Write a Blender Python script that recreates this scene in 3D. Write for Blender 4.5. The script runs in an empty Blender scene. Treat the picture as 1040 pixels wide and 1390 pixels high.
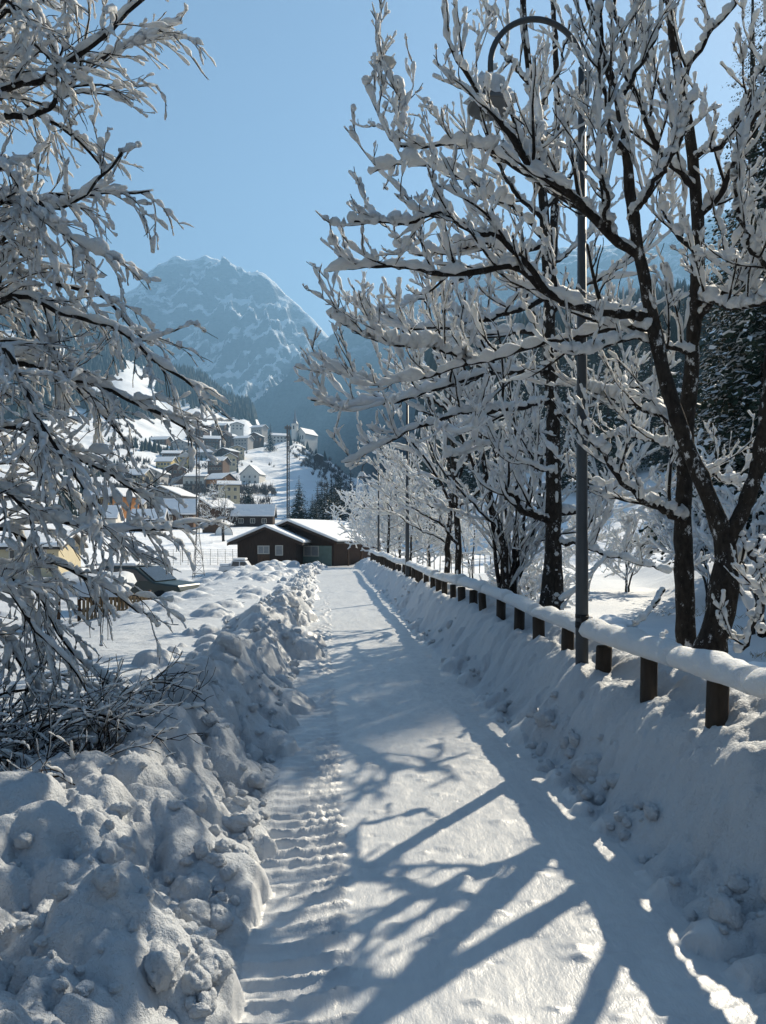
import bpy, math, numpy as np
from mathutils import Vector, Matrix, Quaternion
R = math.radians
SC = bpy.context.scene
COL = SC.collection
F, CX, HY, CH = 1045.0, 520.0, 728.0, 1.7      # focal length in photo pixels, axis column, horizon row, eye height

def at(px, py, Y):
    """world point seen at photo position px, py at the distance Y"""
    return np.array([(px - CX) / F * Y, Y, CH - (py - HY) / F * Y])

# ------------------------------------------------------------------ noise
def _h(ix, iy, seed):
    n = (ix.astype(np.int64) * 374761393 + iy.astype(np.int64) * 668265263 + seed * 2246822519) & 0xFFFFFFFF
    n = ((n ^ (n >> 13)) * 1274126177) & 0xFFFFFFFF
    n = ((n ^ (n >> 16)) * 2654435769) & 0xFFFFFFFF
    return ((n ^ (n >> 15)) & 0xFFFFFF) / float(0xFFFFFF)

def gnoise(x, y, seed=0):
    """2D gradient noise in about -1..1"""
    x = np.asarray(x, float); y = np.asarray(y, float)
    x0 = np.floor(x); y0 = np.floor(y)
    fx = x - x0; fy = y - y0
    u = fx * fx * fx * (fx * (fx * 6 - 15) + 10); v = fy * fy * fy * (fy * (fy * 6 - 15) + 10)
    def g(ix, iy, dx, dy):
        a = _h(ix, iy, seed) * 2 * math.pi
        return np.cos(a) * dx + np.sin(a) * dy
    n00 = g(x0, y0, fx, fy); n10 = g(x0 + 1, y0, fx - 1, fy)
    n01 = g(x0, y0 + 1, fx, fy - 1); n11 = g(x0 + 1, y0 + 1, fx - 1, fy - 1)
    return 1.5 * ((n00 * (1 - u) + n10 * u) * (1 - v) + (n01 * (1 - u) + n11 * u) * v)

def fbm(x, y, seed=0, oct=4, lac=2.03, gain=.5):
    s = 0; a = 1; t = 0
    for i in range(oct):
        s = s + a * gnoise(x * lac ** i + 17.3 * i, y * lac ** i - 9.1 * i, seed + i); t += a; a *= gain
    return s / t

def billow(x, y, seed=0, oct=3, gain=.5):
    s = 0; a = 1; t = 0
    for i in range(oct):
        s = s + a * np.abs(gnoise(x * 2.07 ** i + 5.3 * i, y * 2.07 ** i + 3.1 * i, seed + i)); t += a; a *= gain
    return s / t

def ridged(x, y, seed=0, oct=5, gain=.5):
    s = 0; a = 1; t = 0; w = 1
    for i in range(oct):
        n = 1 - np.abs(gnoise(x * 2.05 ** i + 7.7 * i, y * 2.05 ** i + 1.3 * i, seed + i)); n = n * n * w
        s = s + a * n; t += a; a *= gain; w = np.clip(n * 1.6, 0, 1)
    return s / t

def sst(a, b, x):
    t = np.clip((np.asarray(x, float) - a) / (b - a), 0, 1)
    return t * t * (3 - 2 * t)

def lerp(a, b, t): return a + (b - a) * t

# ------------------------------------------------------------------ objects
def link(name, data, parent=None):
    o = bpy.data.objects.new(name, data); COL.objects.link(o)
    if parent is not None: o.parent = parent
    return o

def tag(o, label=None, cat=None, group=None, kind=None):
    if label: o['label'] = label
    if cat: o['category'] = cat
    if group: o['group'] = group
    if kind: o['kind'] = kind
    return o

def thing(name, label, cat, loc=(0, 0, 0), rz=0, group=None):
    o = bpy.data.objects.new(name, None); COL.objects.link(o)
    o.empty_display_size = .3
    o.location = loc; o.rotation_euler = (0, 0, rz)
    return tag(o, label, cat, group)

def mesh_np(name, V, Q, mat, parent=None, smooth=True, org=None):
    """quads (or triangles) from arrays; org: world position of the parent's origin, taken off the vertices"""
    V = np.asarray(V, np.float32).reshape(-1, 3); Q = np.asarray(Q, np.int32)
    if org is not None: V = V - np.asarray(org, np.float32)
    k = Q.shape[1]
    me = bpy.data.meshes.new(name)
    me.vertices.add(len(V)); me.vertices.foreach_set('co', V.ravel())
    me.loops.add(Q.size); me.loops.foreach_set('vertex_index', Q.ravel())
    me.polygons.add(len(Q)); me.polygons.foreach_set('loop_start', np.arange(0, Q.size, k, dtype=np.int32))
    me.polygons.foreach_set('loop_total', np.full(len(Q), k, np.int32))
    me.polygons.foreach_set('use_smooth', np.full(len(Q), smooth, bool))
    me.update(calc_edges=True); me.validate(verbose=False)
    me.materials.append(mat)
    return link(name, me, parent)

class MB:
    """collects boxes, prisms, tubes into ONE mesh"""
    def __init__(s): s.v = []; s.f = []
    def add(s, vs, fs):
        b = len(s.v); s.v += [tuple(map(float, p)) for p in vs]; s.f += [tuple(i + b for i in f) for f in fs]; return s
    def box(s, x0, x1, y0, y1, z0, z1):
        return s.add([(x0, y0, z0), (x1, y0, z0), (x1, y1, z0), (x0, y1, z0), (x0, y0, z1), (x1, y0, z1), (x1, y1, z1), (x0, y1, z1)],
                     [(0, 3, 2, 1), (4, 5, 6, 7), (0, 1, 5, 4), (1, 2, 6, 5), (2, 3, 7, 6), (3, 0, 4, 7)])
    def prism(s, prof, y0, y1):
        """profile in x,z extruded along y"""
        n = len(prof)
        vs = [(x, y0, z) for x, z in prof] + [(x, y1, z) for x, z in prof]
        fs = [tuple(range(n)), tuple(range(2 * n - 1, n - 1, -1))] + [(i, i + n, (i + 1) % n + n, (i + 1) % n) for i in range(n)]
        return s.add(vs, fs)
    def tube(s, pts, rad, k=8, cap=True):
        pts = [np.array(p, float) for p in pts]; n = len(pts)
        if np.isscalar(rad): rad = [rad] * n
        ch = pts[-1] - pts[0]; ch = ch / (np.linalg.norm(ch) + 1e-9)
        ref = np.cross(ch, (0.31, .95, .05)); ref /= np.linalg.norm(ref)
        vs = []
        for i in range(n):
            t = pts[min(i + 1, n - 1)] - pts[max(i - 1, 0)]; t /= np.linalg.norm(t) + 1e-9
            a = ref - t * ref.dot(t); a /= np.linalg.norm(a) + 1e-9; b = np.cross(t, a)
            for j in range(k):
                w = 2 * math.pi * j / k
                vs.append(pts[i] + rad[i] * (math.cos(w) * a + math.sin(w) * b))
        fs = [(i * k + j, i * k + (j + 1) % k, (i + 1) * k + (j + 1) % k, (i + 1) * k + j) for i in range(n - 1) for j in range(k)]
        if cap: fs += [tuple(range(k - 1, -1, -1)), tuple(range((n - 1) * k, n * k))]
        return s.add(vs, fs)
    def build(s, name, mat, parent=None, smooth=False, bevel=0):
        me = bpy.data.meshes.new(name); me.from_pydata(s.v, [], s.f); me.materials.append(mat)
        if smooth: me.polygons.foreach_set('use_smooth', [True] * len(me.polygons))
        me.update()
        o = link(name, me, parent)
        if bevel:
            m = o.modifiers.new('Bevel', 'BEVEL'); m.width = bevel; m.segments = 2; m.limit_method = 'ANGLE'
        return o

def copy_thing(o, loc, rz=None, scale=None, label=None):
    c = o.copy(); COL.objects.link(c); c.location = loc
    if rz is not None: c.rotation_euler = (0, 0, rz)
    if scale is not None: c.scale = (scale[0], scale[0], scale[1]) if hasattr(scale, '__len__') else (scale,) * 3
    if label: c['label'] = label
    for ch in o.children:
        d = ch.copy(); COL.objects.link(d); d.parent = c
        for g in ch.children:
            e = g.copy(); COL.objects.link(e); e.parent = d
    return c

# ------------------------------------------------------------------ materials
class NT:
    def __init__(s, name):
        s.m = bpy.data.materials.new(name); s.m.use_nodes = True; s.t = s.m.node_tree; s.n = s.t.nodes
        s.n.clear(); s.out = s.n.new('ShaderNodeOutputMaterial')
        s.p = s.n.new('ShaderNodeBsdfPrincipled'); s.l(s.p.outputs[0], s.out.inputs['Surface'])
        s.co = None
    def l(s, a, b): s.t.links.new(a, b)
    def coord(s):
        if s.co is None: s.co = s.n.new('ShaderNodeTexCoord').outputs['Object']
        return s.co
    def pos(s): return s.n.new('ShaderNodeNewGeometry').outputs['Position']
    def noise(s, scale, detail=4, rough=.55, vec=None, sc3=None, dist=0):
        v = vec if vec is not None else s.coord()
        if sc3:
            mp = s.n.new('ShaderNodeMapping'); mp.inputs['Scale'].default_value = sc3; s.l(v, mp.inputs[0]); v = mp.outputs[0]
        t = s.n.new('ShaderNodeTexNoise'); t.inputs['Scale'].default_value = scale; t.inputs['Detail'].default_value = detail
        t.inputs['Roughness'].default_value = rough; t.inputs['Distortion'].default_value = dist; s.l(v, t.inputs['Vector']); return t.outputs['Fac']
    def ramp(s, fac, stops):
        r = s.n.new('ShaderNodeValToRGB'); e = r.color_ramp.elements
        while len(e) < len(stops): e.new(.5)
        for i, (p, c) in enumerate(stops):
            e[i].position = p; e[i].color = (*c, 1) if hasattr(c, '__len__') else (c, c, c, 1)
        s.l(fac, r.inputs[0]); return r.outputs[0]
    def mix(s, fac, a, b):
        m = s.n.new('ShaderNodeMix'); m.data_type = 'RGBA'
        for sock, v in ((m.inputs[0], fac), (m.inputs[6], a), (m.inputs[7], b)):
            if hasattr(v, 'is_output') or hasattr(v, 'links'): s.l(v, sock)
            elif hasattr(v, '__len__'): sock.default_value = (*v, 1)
            else: sock.default_value = v
        return m.outputs[2]
    def math(s, op, a, b=0., clamp=False):
        m = s.n.new('ShaderNodeMath'); m.operation = op; m.use_clamp = clamp
        for i, v in enumerate((a, b)):
            if hasattr(v, 'links'): s.l(v, m.inputs[i])
            else: m.inputs[i].default_value = v
        return m.outputs[0]
    def bump(s, h, dist, strength=1., prev=None):
        b = s.n.new('ShaderNodeBump'); b.inputs['Distance'].default_value = dist; b.inputs['Strength'].default_value = strength
        s.l(h, b.inputs['Height'])
        if prev is not None: s.l(prev, b.inputs['Normal'])
        return b.outputs[0]
    def set(s, **k):
        for a, v in k.items():
            i = s.p.inputs[a.replace('_', ' ')]
            if hasattr(v, 'links'): s.l(v, i)
            elif hasattr(v, '__len__') and len(v) == 3 and i.type == 'RGBA': i.default_value = (*v, 1)
            else: i.default_value = v
        return s
    def normal_z(s):
        sp = s.n.new('ShaderNodeSeparateXYZ'); s.l(s.n.new('ShaderNodeNewGeometry').outputs['Normal'], sp.inputs[0]); return sp.outputs[2]

SNOW = (.77, .78, .80)
M = {}
def simple(name, col, rough=.7, var=.25, nscale=6, bump=0., metal=0., spec=.3, sc3=None):
    t = NT(name); n = t.noise(nscale, 5, .6, sc3=sc3)
    c = t.ramp(n, [(.3, tuple(x * (1 - var) for x in col)), (.7, tuple(min(1, x * (1 + var)) for x in col))])
    t.set(Base_Color=c, Roughness=rough, Metallic=metal, Specular_IOR_Level=spec)
    if bump: t.set(Normal=t.bump(n, bump))
    M[name] = t.m; return t.m

def make_materials():
    # snow lying on the ground
    t = NT('ground_snow'); P = t.pos()
    n1 = t.noise(9, 5, .6, P); n2 = t.noise(60, 4, .65, P); n3 = t.noise(260, 2, .6, P)
    b = t.bump(n1, .03); b = t.bump(n2, .012, 1, b); b = t.bump(n3, .0042, 1, b)
    t.set(Base_Color=t.ramp(t.noise(1.3, 4, .6, P), [(.3, (.54, .57, .61)), (.7, (.61, .63, .655))]), Roughness=.55, Specular_IOR_Level=.3, Normal=b)
    M['snow'] = t.m
    # trodden snow of the path: denser, glazed in patches
    t = NT('path_snow'); P = t.pos()
    n1 = t.noise(5, 5, .62, P, (1.6, .6, 1)); n2 = t.noise(30, 5, .7, P, (1, .55, 1)); n3 = t.noise(140, 3, .65, P)
    b = t.bump(n1, .014); b = t.bump(n2, .0045, 1, b); b = t.bump(n3, .0012, 1, b)
    t.set(Base_Color=t.ramp(t.noise(2.2, 6, .7, P, (1.5, .5, 1)), [(.3, (.47, .485, .51)), (.7, (.60, .605, .61))]),
          Roughness=t.ramp(t.noise(7, 4, .6, P), [(.35, .30), (.7, .55)]), Specular_IOR_Level=.5, Normal=b)
    M['path'] = t.m
    # snow on boughs: lets some of the sun through
    t = NT('bough_snow'); P = t.pos()
    b = t.bump(t.noise(95, 4, .7, P), .008); b = t.bump(t.noise(26, 4, .65, P), .020, 1, b)
    t.set(Base_Color=(.84, .86, .88), Roughness=.6, Specular_IOR_Level=.25, Normal=b, Subsurface_Weight=.8, Subsurface_Radius=(.030, .028, .025), Subsurface_Scale=.8)
    tr = t.n.new('ShaderNodeBsdfTranslucent'); tr.inputs[0].default_value = (.82, .82, .80, 1); t.l(b, tr.inputs['Normal'])
    mx = t.n.new('ShaderNodeMixShader'); mx.inputs[0].default_value = .18
    t.l(t.p.outputs[0], mx.inputs[1]); t.l(tr.outputs[0], mx.inputs[2]); t.l(mx.outputs[0], t.out.inputs['Surface'])
    M['bough'] = t.m
    # roof snow
    t = NT('roof_snow'); t.set(Base_Color=SNOW, Roughness=.6, Specular_IOR_Level=.2, Normal=t.bump(t.noise(1.2, 4, .6), .1)); M['roof_snow'] = t.m
    # bark with snow and lichen blotches
    def bark(name, dark, light, patch):
        t = NT(name); P = t.pos()
        n = t.noise(28, 5, .65, P, (1, 1, .45)); m = t.noise(9, 4, .6, P)
        c = t.ramp(n, [(.3, dark), (.7, light)])
        if patch:
            k = t.ramp(t.noise(12, 9, .78, P, (1, 1, .7)), [(.575, 0), (.62, 1)])
            c = t.mix(t.math('MULTIPLY', k, patch), c, (.72, .73, .75))
        t.set(Base_Color=c, Roughness=.9, Specular_IOR_Level=.15, Normal=t.bump(n, .02, 1, t.bump(m, .02)))
        M[name] = t.m
    bark('bark', (.012, .010, .009), (.050, .042, .036), .85)
    bark('limb_bark', (.010, .008, .0075), (.036, .030, .027), .35)
    bark('twig_bark', (.012, .009, .008), (.04, .031, .026), 0)
    bark('pale_twig', (.05, .035, .022), (.13, .095, .06), 0)
    simple('post_wood', (.045, .034, .026), .85, .45, 14, .02, sc3=(1, 1, .2))
    simple('rail_wood', (.07, .05, .036), .85, .4, 12, .02)
    simple('pole_paint', (.045, .052, .06), .5, .18, 5, .003, spec=.5)
    simple('black_strap', (.012, .012, .013), .6, .2)
    simple('lamp_metal', (.10, .11, .12), .45, .2, spec=.5)
    simple('dark_planks', (.046, .027, .018), .8, .45, 3, .02, sc3=(5, 5, .6))
    simple('brown_planks', (.11, .062, .035), .8, .4, 3, .02, sc3=(5, 5, .6))
    simple('pale_planks', (.30, .21, .12), .8, .3, 4, .01, sc3=(6, 6, .6))
    simple('green_boards', (.16, .22, .20), .75, .15, 3)
    simple('plaster_cream', (.52, .45, .31), .85, .1, 1.5); simple('plaster_white', (.62, .60, .56), .85, .1, 1.5)
    simple('plaster_grey', (.33, .32, .31), .85, .12, 1.5); simple('plaster_yellow', (.55, .43, .18), .85, .12, 1.5)
    simple('plaster_orange', (.55, .24, .08), .85, .15, 1.5); simple('stone_wall', (.22, .20, .18), .9, .3, 2)
    simple('roof_edge', (.05, .045, .042), .8, .3, 2); simple('metal_roof', (.16, .19, .24), .5, .15, 2)
    simple('window_frame', (.55, .52, .47), .6, .1); simple('dark_glass', (.03, .035, .045), .12, .2, 2, spec=.6)
    simple('curtain_glass', (.24, .25, .26), .3, .2, 3, spec=.5)
    simple('car_white', (.62, .63, .65), .35, .05, spec=.5); simple('car_green', (.018, .035, .036), .3, .1, spec=.5)
    simple('tyre', (.015, .015, .016), .8, .2); simple('mast_steel', (.10, .10, .105), .6, .2, metal=.3)
    simple('tarp_white', (.72, .72, .70), .7, .1); simple('fence_wire', (.20, .18, .15), .7, .2)
    # needles and forest
    def needle(name, a, b):
        t = NT(name); P = t.pos()
        t.set(Base_Color=t.ramp(t.noise(2.5, 4, .6, P), [(.3, a), (.7, b)]), Roughness=.8, Specular_IOR_Level=.15); M[name] = t.m
    needle('needles', (.012, .024, .016), (.035, .05, .03)); needle('larch_needles', (.05, .038, .016), (.12, .085, .035))
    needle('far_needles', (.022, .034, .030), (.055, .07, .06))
    needle('bare_wood', (.05, .045, .045), (.16, .145, .14))
    needle('grass_dry', (.16, .12, .06), (.30, .23, .12))
    # water of the stream: dark, rippled
    t = NT('stream_water'); P = t.pos()
    b = t.bump(t.noise(7, 4, .6, P, (1, .6, 1)), .05); b = t.bump(t.noise(30, 3, .6, P), .012, 1, b)
    t.set(Base_Color=(.02, .03, .035), Roughness=.08, Specular_IOR_Level=.6, Normal=b); M['water'] = t.m
    # mountain: snow where it can lie, rock and ledges elsewhere
    def mountain(name, rock_a, rock_b, snow, lo, hi, wood=None):
        t = NT(name); P = t.pos(); nz = t.normal_z()
        n = t.noise(.009, 9, .68, P, (1, 1, 1.8)); n2 = t.noise(.05, 6, .7, P, (1, 1, 2.5))
        st = t.noise(.004, 6, .6, P, (.6, .6, 7), dist=.8)
        f = t.math('ADD', nz, t.math('MULTIPLY', t.math('SUBTRACT', n, .5), .55)); f = t.math('ADD', f, t.math('MULTIPLY', t.math('SUBTRACT', st, .5), .5))
        f = t.math('ADD', f, t.math('MULTIPLY', t.math('SUBTRACT', n2, .5), .3))
        k = t.ramp(f, [(lo, 0), (hi, 1)])
        rock = t.ramp(n2, [(.3, rock_a), (.7, rock_b)])
        c = t.mix(k, rock, snow)
        if wood:
            sp = t.n.new('ShaderNodeSeparateXYZ'); t.l(P, sp.inputs[0])
            w = t.math('ADD', sp.outputs[2], t.math('MULTIPLY', t.math('SUBTRACT', t.noise(.006, 7, .7, P), .5), wood[2]))
            k2 = t.n.new('ShaderNodeMapRange'); k2.inputs[1].default_value = wood[0]; k2.inputs[2].default_value = wood[1]; k2.inputs[3].default_value = 1; k2.inputs[4].default_value = 0
            t.l(w, k2.inputs[0])
            dark = t.ramp(t.noise(.12, 5, .75, P), [(.35, (.02, .03, .03)), (.75, (.12, .14, .15))])
            c = t.mix(k2.outputs[0], c, dark)
        t.set(Base_Color=c, Roughness=.9, Specular_IOR_Level=.1, Normal=t.bump(n2, 14, .8)); M[name] = t.m
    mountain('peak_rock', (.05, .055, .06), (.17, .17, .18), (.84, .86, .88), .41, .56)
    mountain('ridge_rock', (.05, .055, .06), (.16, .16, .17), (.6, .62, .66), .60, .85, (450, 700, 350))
    # far hill ground: snow meadow
    t = NT('hill_snow'); P = t.pos()
    n = t.noise(.03, 8, .7, P)
    t.set(Base_Color=t.ramp(n, [(.25, (.70, .70, .70)), (.5, (.85, .86, .88))]), Roughness=.7, Specular_IOR_Level=.15,
          Normal=t.bump(t.noise(.12, 6, .65, P), 1.2)); M['hill'] = t.m
# ================================================================== ground
def xc(y): return .53 - .073 * np.asarray(y, float) + .00035 * np.clip(np.asarray(y, float) - 25, 0, None) ** 2
FENCE_S = 1.67
TP = np.array([-700, -100, 0, 150, 250, 330, 400, 440, 480, 560, 700, 1700], float)
TY = np.array([66, 100, 150, 200, 330, 400, 550, 680, 850, 1300, 1900], float)
TZ = np.array([[-1, 0, 3, 7, 30, 45, 90, 135, 205, 430, 460], [-1, 0, 3, 7, 28, 42, 85, 125, 190, 400, 420], [-1, 0, 3, 7, 28, 42, 85, 125, 190, 400, 420],
               [-1, .5, 3.5, 7, 25, 37, 72, 105, 155, 340, 330], [-.8, 1, 3.5, 6, 20, 29, 60, 85, 130, 278, 260],
               [-.8, 1, 3.5, 6, 20, 29, 58, 82, 115, 228, 200], [-.8, 1, 3.5, 6, 19, 28, 58, 85, 84, 75, 60],
               [-.8, 1, 3, 5.5, 17, 25, 52, 70, 62, 50, 50], [-.8, .5, 2.5, 5, 14, 20, 42, 50, 45, 40, 40],
               [-1, -.2, .6, 1.4, 4, 7, 14, 20, 25, 30, 35], [-1.2, -.9, -.5, 0, 2, 4, 8, 12, 16, 22, 28], [-1.2, -.9, -.5, 0, 2, 4, 8, 12, 16, 22, 28]])
def far_h(x, y):
    x = np.asarray(x, float); y = np.asarray(y, float)
    yy = np.clip(y, 66, 1899); px = np.clip(CX + F * x / np.maximum(y, 40), -699, 1699)
    j = np.clip(np.searchsorted(TY, yy, 'right') - 1, 0, len(TY) - 2); v = (yy - TY[j]) / (TY[j + 1] - TY[j])
    i = np.clip(np.searchsorted(TP, px, 'right') - 1, 0, len(TP) - 2); u = (px - TP[i]) / (TP[i + 1] - TP[i]); u = u * u * (3 - 2 * u)
    z = (TZ[i, j] * (1 - u) + TZ[i + 1, j] * u) * (1 - v) + (TZ[i, j + 1] * (1 - u) + TZ[i + 1, j + 1] * u) * v
    amp = sst(120, 500, y)
    z = z + amp * (5 * fbm(x / 70, y / 70, 3, 4) + 2.0 * fbm(x / 18, y / 18, 9, 3)) + .25 * fbm(x / 9, y / 9, 4, 3) * sst(70, 110, y)
    # wooded slope on the sunny side of the stream
    d = (x - 21) * .6 + (y - 72) * .8 + 3 * fbm(x / 25, y / 25, 31, 3)
    hill = -1.2 + .30 * np.clip(d, 0, 90) + .34 * np.clip(d - 90, 0, 500)
    g = sst(5, 16, x - .03 * y)
    return np.maximum(z, lerp(-3, hill, g))

def near_h(x, y):
    """smooth near ground without clods"""
    x = np.asarray(x, float); y = np.asarray(y, float)
    s = x - xc(y)
    base = -.8 * sst(34, 68, y)
    wob = .12 * gnoise(x * .9, y * .9, 11) + .05 * gnoise(x * 2.3, y * 2.3, 12)
    sl = s + wob
    sl = np.where(sl < -.98, -.98 + (sl + .98) / lerp(1, .56, sst(4.5, 9.5, y)), sl)
    # left bank
    A = lerp(lerp(.35, .44, sst(2.6, 4.6, y)), .34, sst(6, 10, y)) + .10 * gnoise(y * .33, y * 0 + 3.3, 21) + .10 * gnoise(y * .9, y * 0, 22)
    A = A * lerp(1, .62, sst(14, 24, y)) * lerp(1, .8, sst(34, 60, y))
    lf = np.where(y < 8, -.18, -.9 * sst(8, 17, y) - .18 * (1 - sst(8, 17, y)))
    field = lerp(.14, lf, sst(-3.2, -9, s)) + .06 * fbm(x * .5, y * .5, 5, 3) * sst(-2.2, -4, s)
    left = np.where(sl > -1.62, A * sst(-.98, -1.6, sl), lerp(A, 0, sst(-1.65, -2.8, sl)) + field * sst(-1.62, -2.8, sl))
    # right bank, fence line, drop to the stream, far shore
    B = .65 + .07 * gnoise(y * .5, y * 0 + 1.7, 23)
    B = B * lerp(1, .8, sst(16, 40, y))
    sr = s + wob * .6
    right = B * sst(1.06 + .0 * y, 1.66, sr)
    right = np.where(sr > 1.66, lerp(B + .13 * sst(1.70, 1.92, sr), -.05, sst(1.95, 3.0, sr)), right)  # lip outside the fence raised to block sun slipping under the rail
    right = np.where(sr > 2.6, lerp(-.05, -1.30 + .16 * sst(13, 22, y) + .11 * fbm(x * .45, y * .3, 44, 4), sst(2.7, 4.8, sr + .5 * gnoise(x * .4, y * .4, 41))), right)
    sh = np.clip(s - 8.4 - .36 * np.clip(y - 17, 0, 40) + 1.0 * gnoise(x * .15, y * .15, 42) + 1.8 * sst(14, 4, y), 0, None)
    right = right + np.where(s > 6, .42 * np.minimum(sh, 5.5) + .12 * np.clip(sh - 5.5, 0, 60) + .12 * fbm(x * .9, y * .9, 43, 3) * sst(0, 1, sh), 0)
    z = np.where(s < 0, left, right)
    return base + z

def H(x, y):
    x = np.asarray(x, float); y = np.asarray(y, float)
    t = sst(52, 80, y)
    return near_h(x, y) * (1 - t) + far_h(x, y) * t

def Hz(x, y): return float(H(np.array([x]), np.array([y]))[0])

def build_ground():
    rng = np.random.default_rng(5)
    ys = np.concatenate([np.arange(-6, 1.5, .12), 1.5 * np.exp(np.arange(0, math.log(66 / 1.5), .0042))]); ys = np.append(ys, 66.4)
    inner = np.arange(-2.75, 2.3, .0185)
    g = .02 * 1.075 ** np.arange(0, 92); outl = inner[0] - np.cumsum(g); outl = outl[outl > -190][::-1]
    outr = inner[-1] + np.cumsum(g); outr = outr[outr < 190]
    ss = np.concatenate([outl, inner, outr])
    Yg, Sg = np.meshgrid(ys, ss, indexing='ij'); Xg = Sg + xc(Yg)
    Z = near_h(Xg, Yg)
    t = sst(52, 80, Yg); Z = Z * (1 - t) + far_h(Xg, Yg) * t
    Z0 = Z.copy()
    # cauliflower clods on the ploughed banks
    onl = sst(-.92, -1.15, Sg) * sst(-lerp(3.0, 2.0, sst(5, 10, Yg)), -lerp(2.0, 1.5, sst(5, 10, Yg)), Sg); onr = sst(1.02, 1.2, Sg) * sst(2.6, 1.9, Sg)
    wx = Xg + .10 * gnoise(Xg * 2.2, Yg * 2.2, 61); wy = Yg + .10 * gnoise(Xg * 2.2 + 9, Yg * 2.2, 62)
    bl = billow(wx * 1.7, wy * 1.7, 51, 2); b2 = billow(wx * 5, wy * 5, 54, 3)
    b3 = billow(wx * 13, wy * 13, 57, 2)
    Z += onl * (.34 * (bl - .25) + .17 * (b2 - .25) + .05 * (b3 - .25)) + onr * (.19 * (bl - .25) + .040 * (b2 - .25) + .012 * (b3 - .25))
    # clods and lumps pressed into each other
    clods = []
    for k in range(900):
        y = 1.4 * math.exp(rng.random() * math.log(62 / 1.4)) if k % 3 else rng.uniform(-2, 12)
        r = min(.34, .045 * math.exp(abs(rng.normal(0, .8))))
        c = -rng.choice([rng.uniform(.96, 1.3), rng.uniform(1.0, 2.0), rng.uniform(1.3, 2.7)])
        clods.append((c, y, r * (1 if y < 14 else 1.25), rng.uniform(-.35, .45)))
    for k in range(300):
        y = 2.0 * math.exp(rng.random() * math.log(50 / 2.0)); r = min(.2, .04 * math.exp(abs(rng.normal(0, .7))))
        clods.append((rng.choice([rng.uniform(1.04, 1.2), rng.uniform(1.1, 1.5)]), y, r, rng.uniform(-.5, .3)))
    for k in range(260):                                          # heaps thrown into the field further on
        y = rng.uniform(15, 50); s = -rng.uniform(2.2, 13); r = rng.uniform(.15, .55)
        clods.append((s, y, r, rng.uniform(-.75, -.45)))
    # the tall mound where the bank catches the sun, and heaps before the cabins
    for k in range(26):
        clods.append((-1.55 + rng.normal(0, .32), 11.6 + rng.normal(0, .55), rng.uniform(.14, .34), rng.uniform(-.1, .3)))
    for k in range(60):
        clods.append((-rng.uniform(3, 17), rng.uniform(36, 48), rng.uniform(.4, .9), rng.uniform(-.6, -.3)))
    for k in range(22):
        clods.append((-2.1 + rng.normal(0, .4), 3.1 + rng.normal(0, .4), rng.uniform(.1, .3), rng.uniform(-.2, .3)))
    clods = sorted(clods, key=lambda c: -c[2])
    for (c, y, r, up) in clods:
        R1 = r * 1.5
        i0, i1 = np.searchsorted(ys, [y - R1, y + R1]); j0, j1 = np.searchsorted(ss, [c - R1, c + R1])
        if i1 - i0 < 2 or j1 - j0 < 2: continue
        X = Sg[i0:i1, j0:j1] - c; Y = Yg[i0:i1, j0:j1] - y
        rr = r * (1 + .28 * gnoise(X / r * 1.3 + c * 7, Y / r * 1.3 + y * 5, 71) + .12 * gnoise(X / r * 3.4 + c, Y / r * 3.4, 72))
        q = np.clip(1 - (X * X + Y * Y) / (rr * rr), 0, None)
        top = lerp(Z0[i0:i1, j0:j1], Z[i0:i1, j0:j1], .5) + up * r * .55 + r * .85 * q ** .6 - r * .15
        Zs = Z[i0:i1, j0:j1]; k_ = .05 * r; d_ = np.clip(.5 + .5 * (top - Zs) / k_, 0, 1)
        Z[i0:i1, j0:j1] = np.where(q > 0, lerp(Zs, top, d_) + k_ * d_ * (1 - d_) * .5, Zs)
    fine = sst(26, 10, Yg)
    Z += (onl + onr) * fine * (.022 * fbm(Xg * 9, Yg * 9, 81, 3) + .016 * billow(Xg * 20, Yg * 20, 85, 2))
    # wind-rippled field
    fl = sst(-2.4, -3.2, Sg)
    Z += fl * sst(40, 20, Yg) * (.07 * billow(Xg * .8, Yg * 1.6, 88, 3) + .02 * fbm(Xg * 3, Yg * 5, 89, 3))
    # the path: tyre treads, ruts and scuffs
    pm = sst(-.97, -.86, Sg) * sst(1.2, 1.04, Sg)
    lug = lambda ph: np.clip(np.abs(((ph) % 1.0) - .5) * 2, 0, 1) ** 1.3
    nt = .22 * gnoise(Xg * 3, Yg * 3, 92)
    ph = (Yg + .42 * np.abs(Sg + .52) * np.sign(Sg + .52) * -1 - .7 * (Sg + .52) ** 2) / .135 + nt * .7
    lt = sst(-.90, -.84, Sg) * sst(-.40, -.47, Sg) * np.clip(.62 + .6 * gnoise(Xg * 2, Yg * .8, 93), .12, 1.1) * sst(34, 14, Yg)
    Z += lt * (.055 * (lug(ph) ** 2.2 - .3) * (.95 + .2 * gnoise(Xg * 5, Yg * 4, 191)) + .007 * fbm(Xg * 22, Yg * 22, 192, 3))
    ph2 = (Yg - .3 * np.abs(Sg - .68)) / .10 + nt
    rt = sst(.55, .61, Sg) * sst(1.0, .93, Sg) * sst(16, 8, Yg) * (.5 + .5 * gnoise(Xg * 1.2, Yg * .5, 94))
    Z += rt * (.012 * (lug(ph2) ** 1.6 - .35) + .008 * fbm(Xg * 22, Yg * 22, 193, 3))
    Z += pm * (.012 * fbm(Xg * 2, Yg * .8, 95, 4) + .005 * fbm(Xg * 11, Yg * 7, 96, 3) * fine + .018 * (Sg ** 2) * .3)
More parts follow.
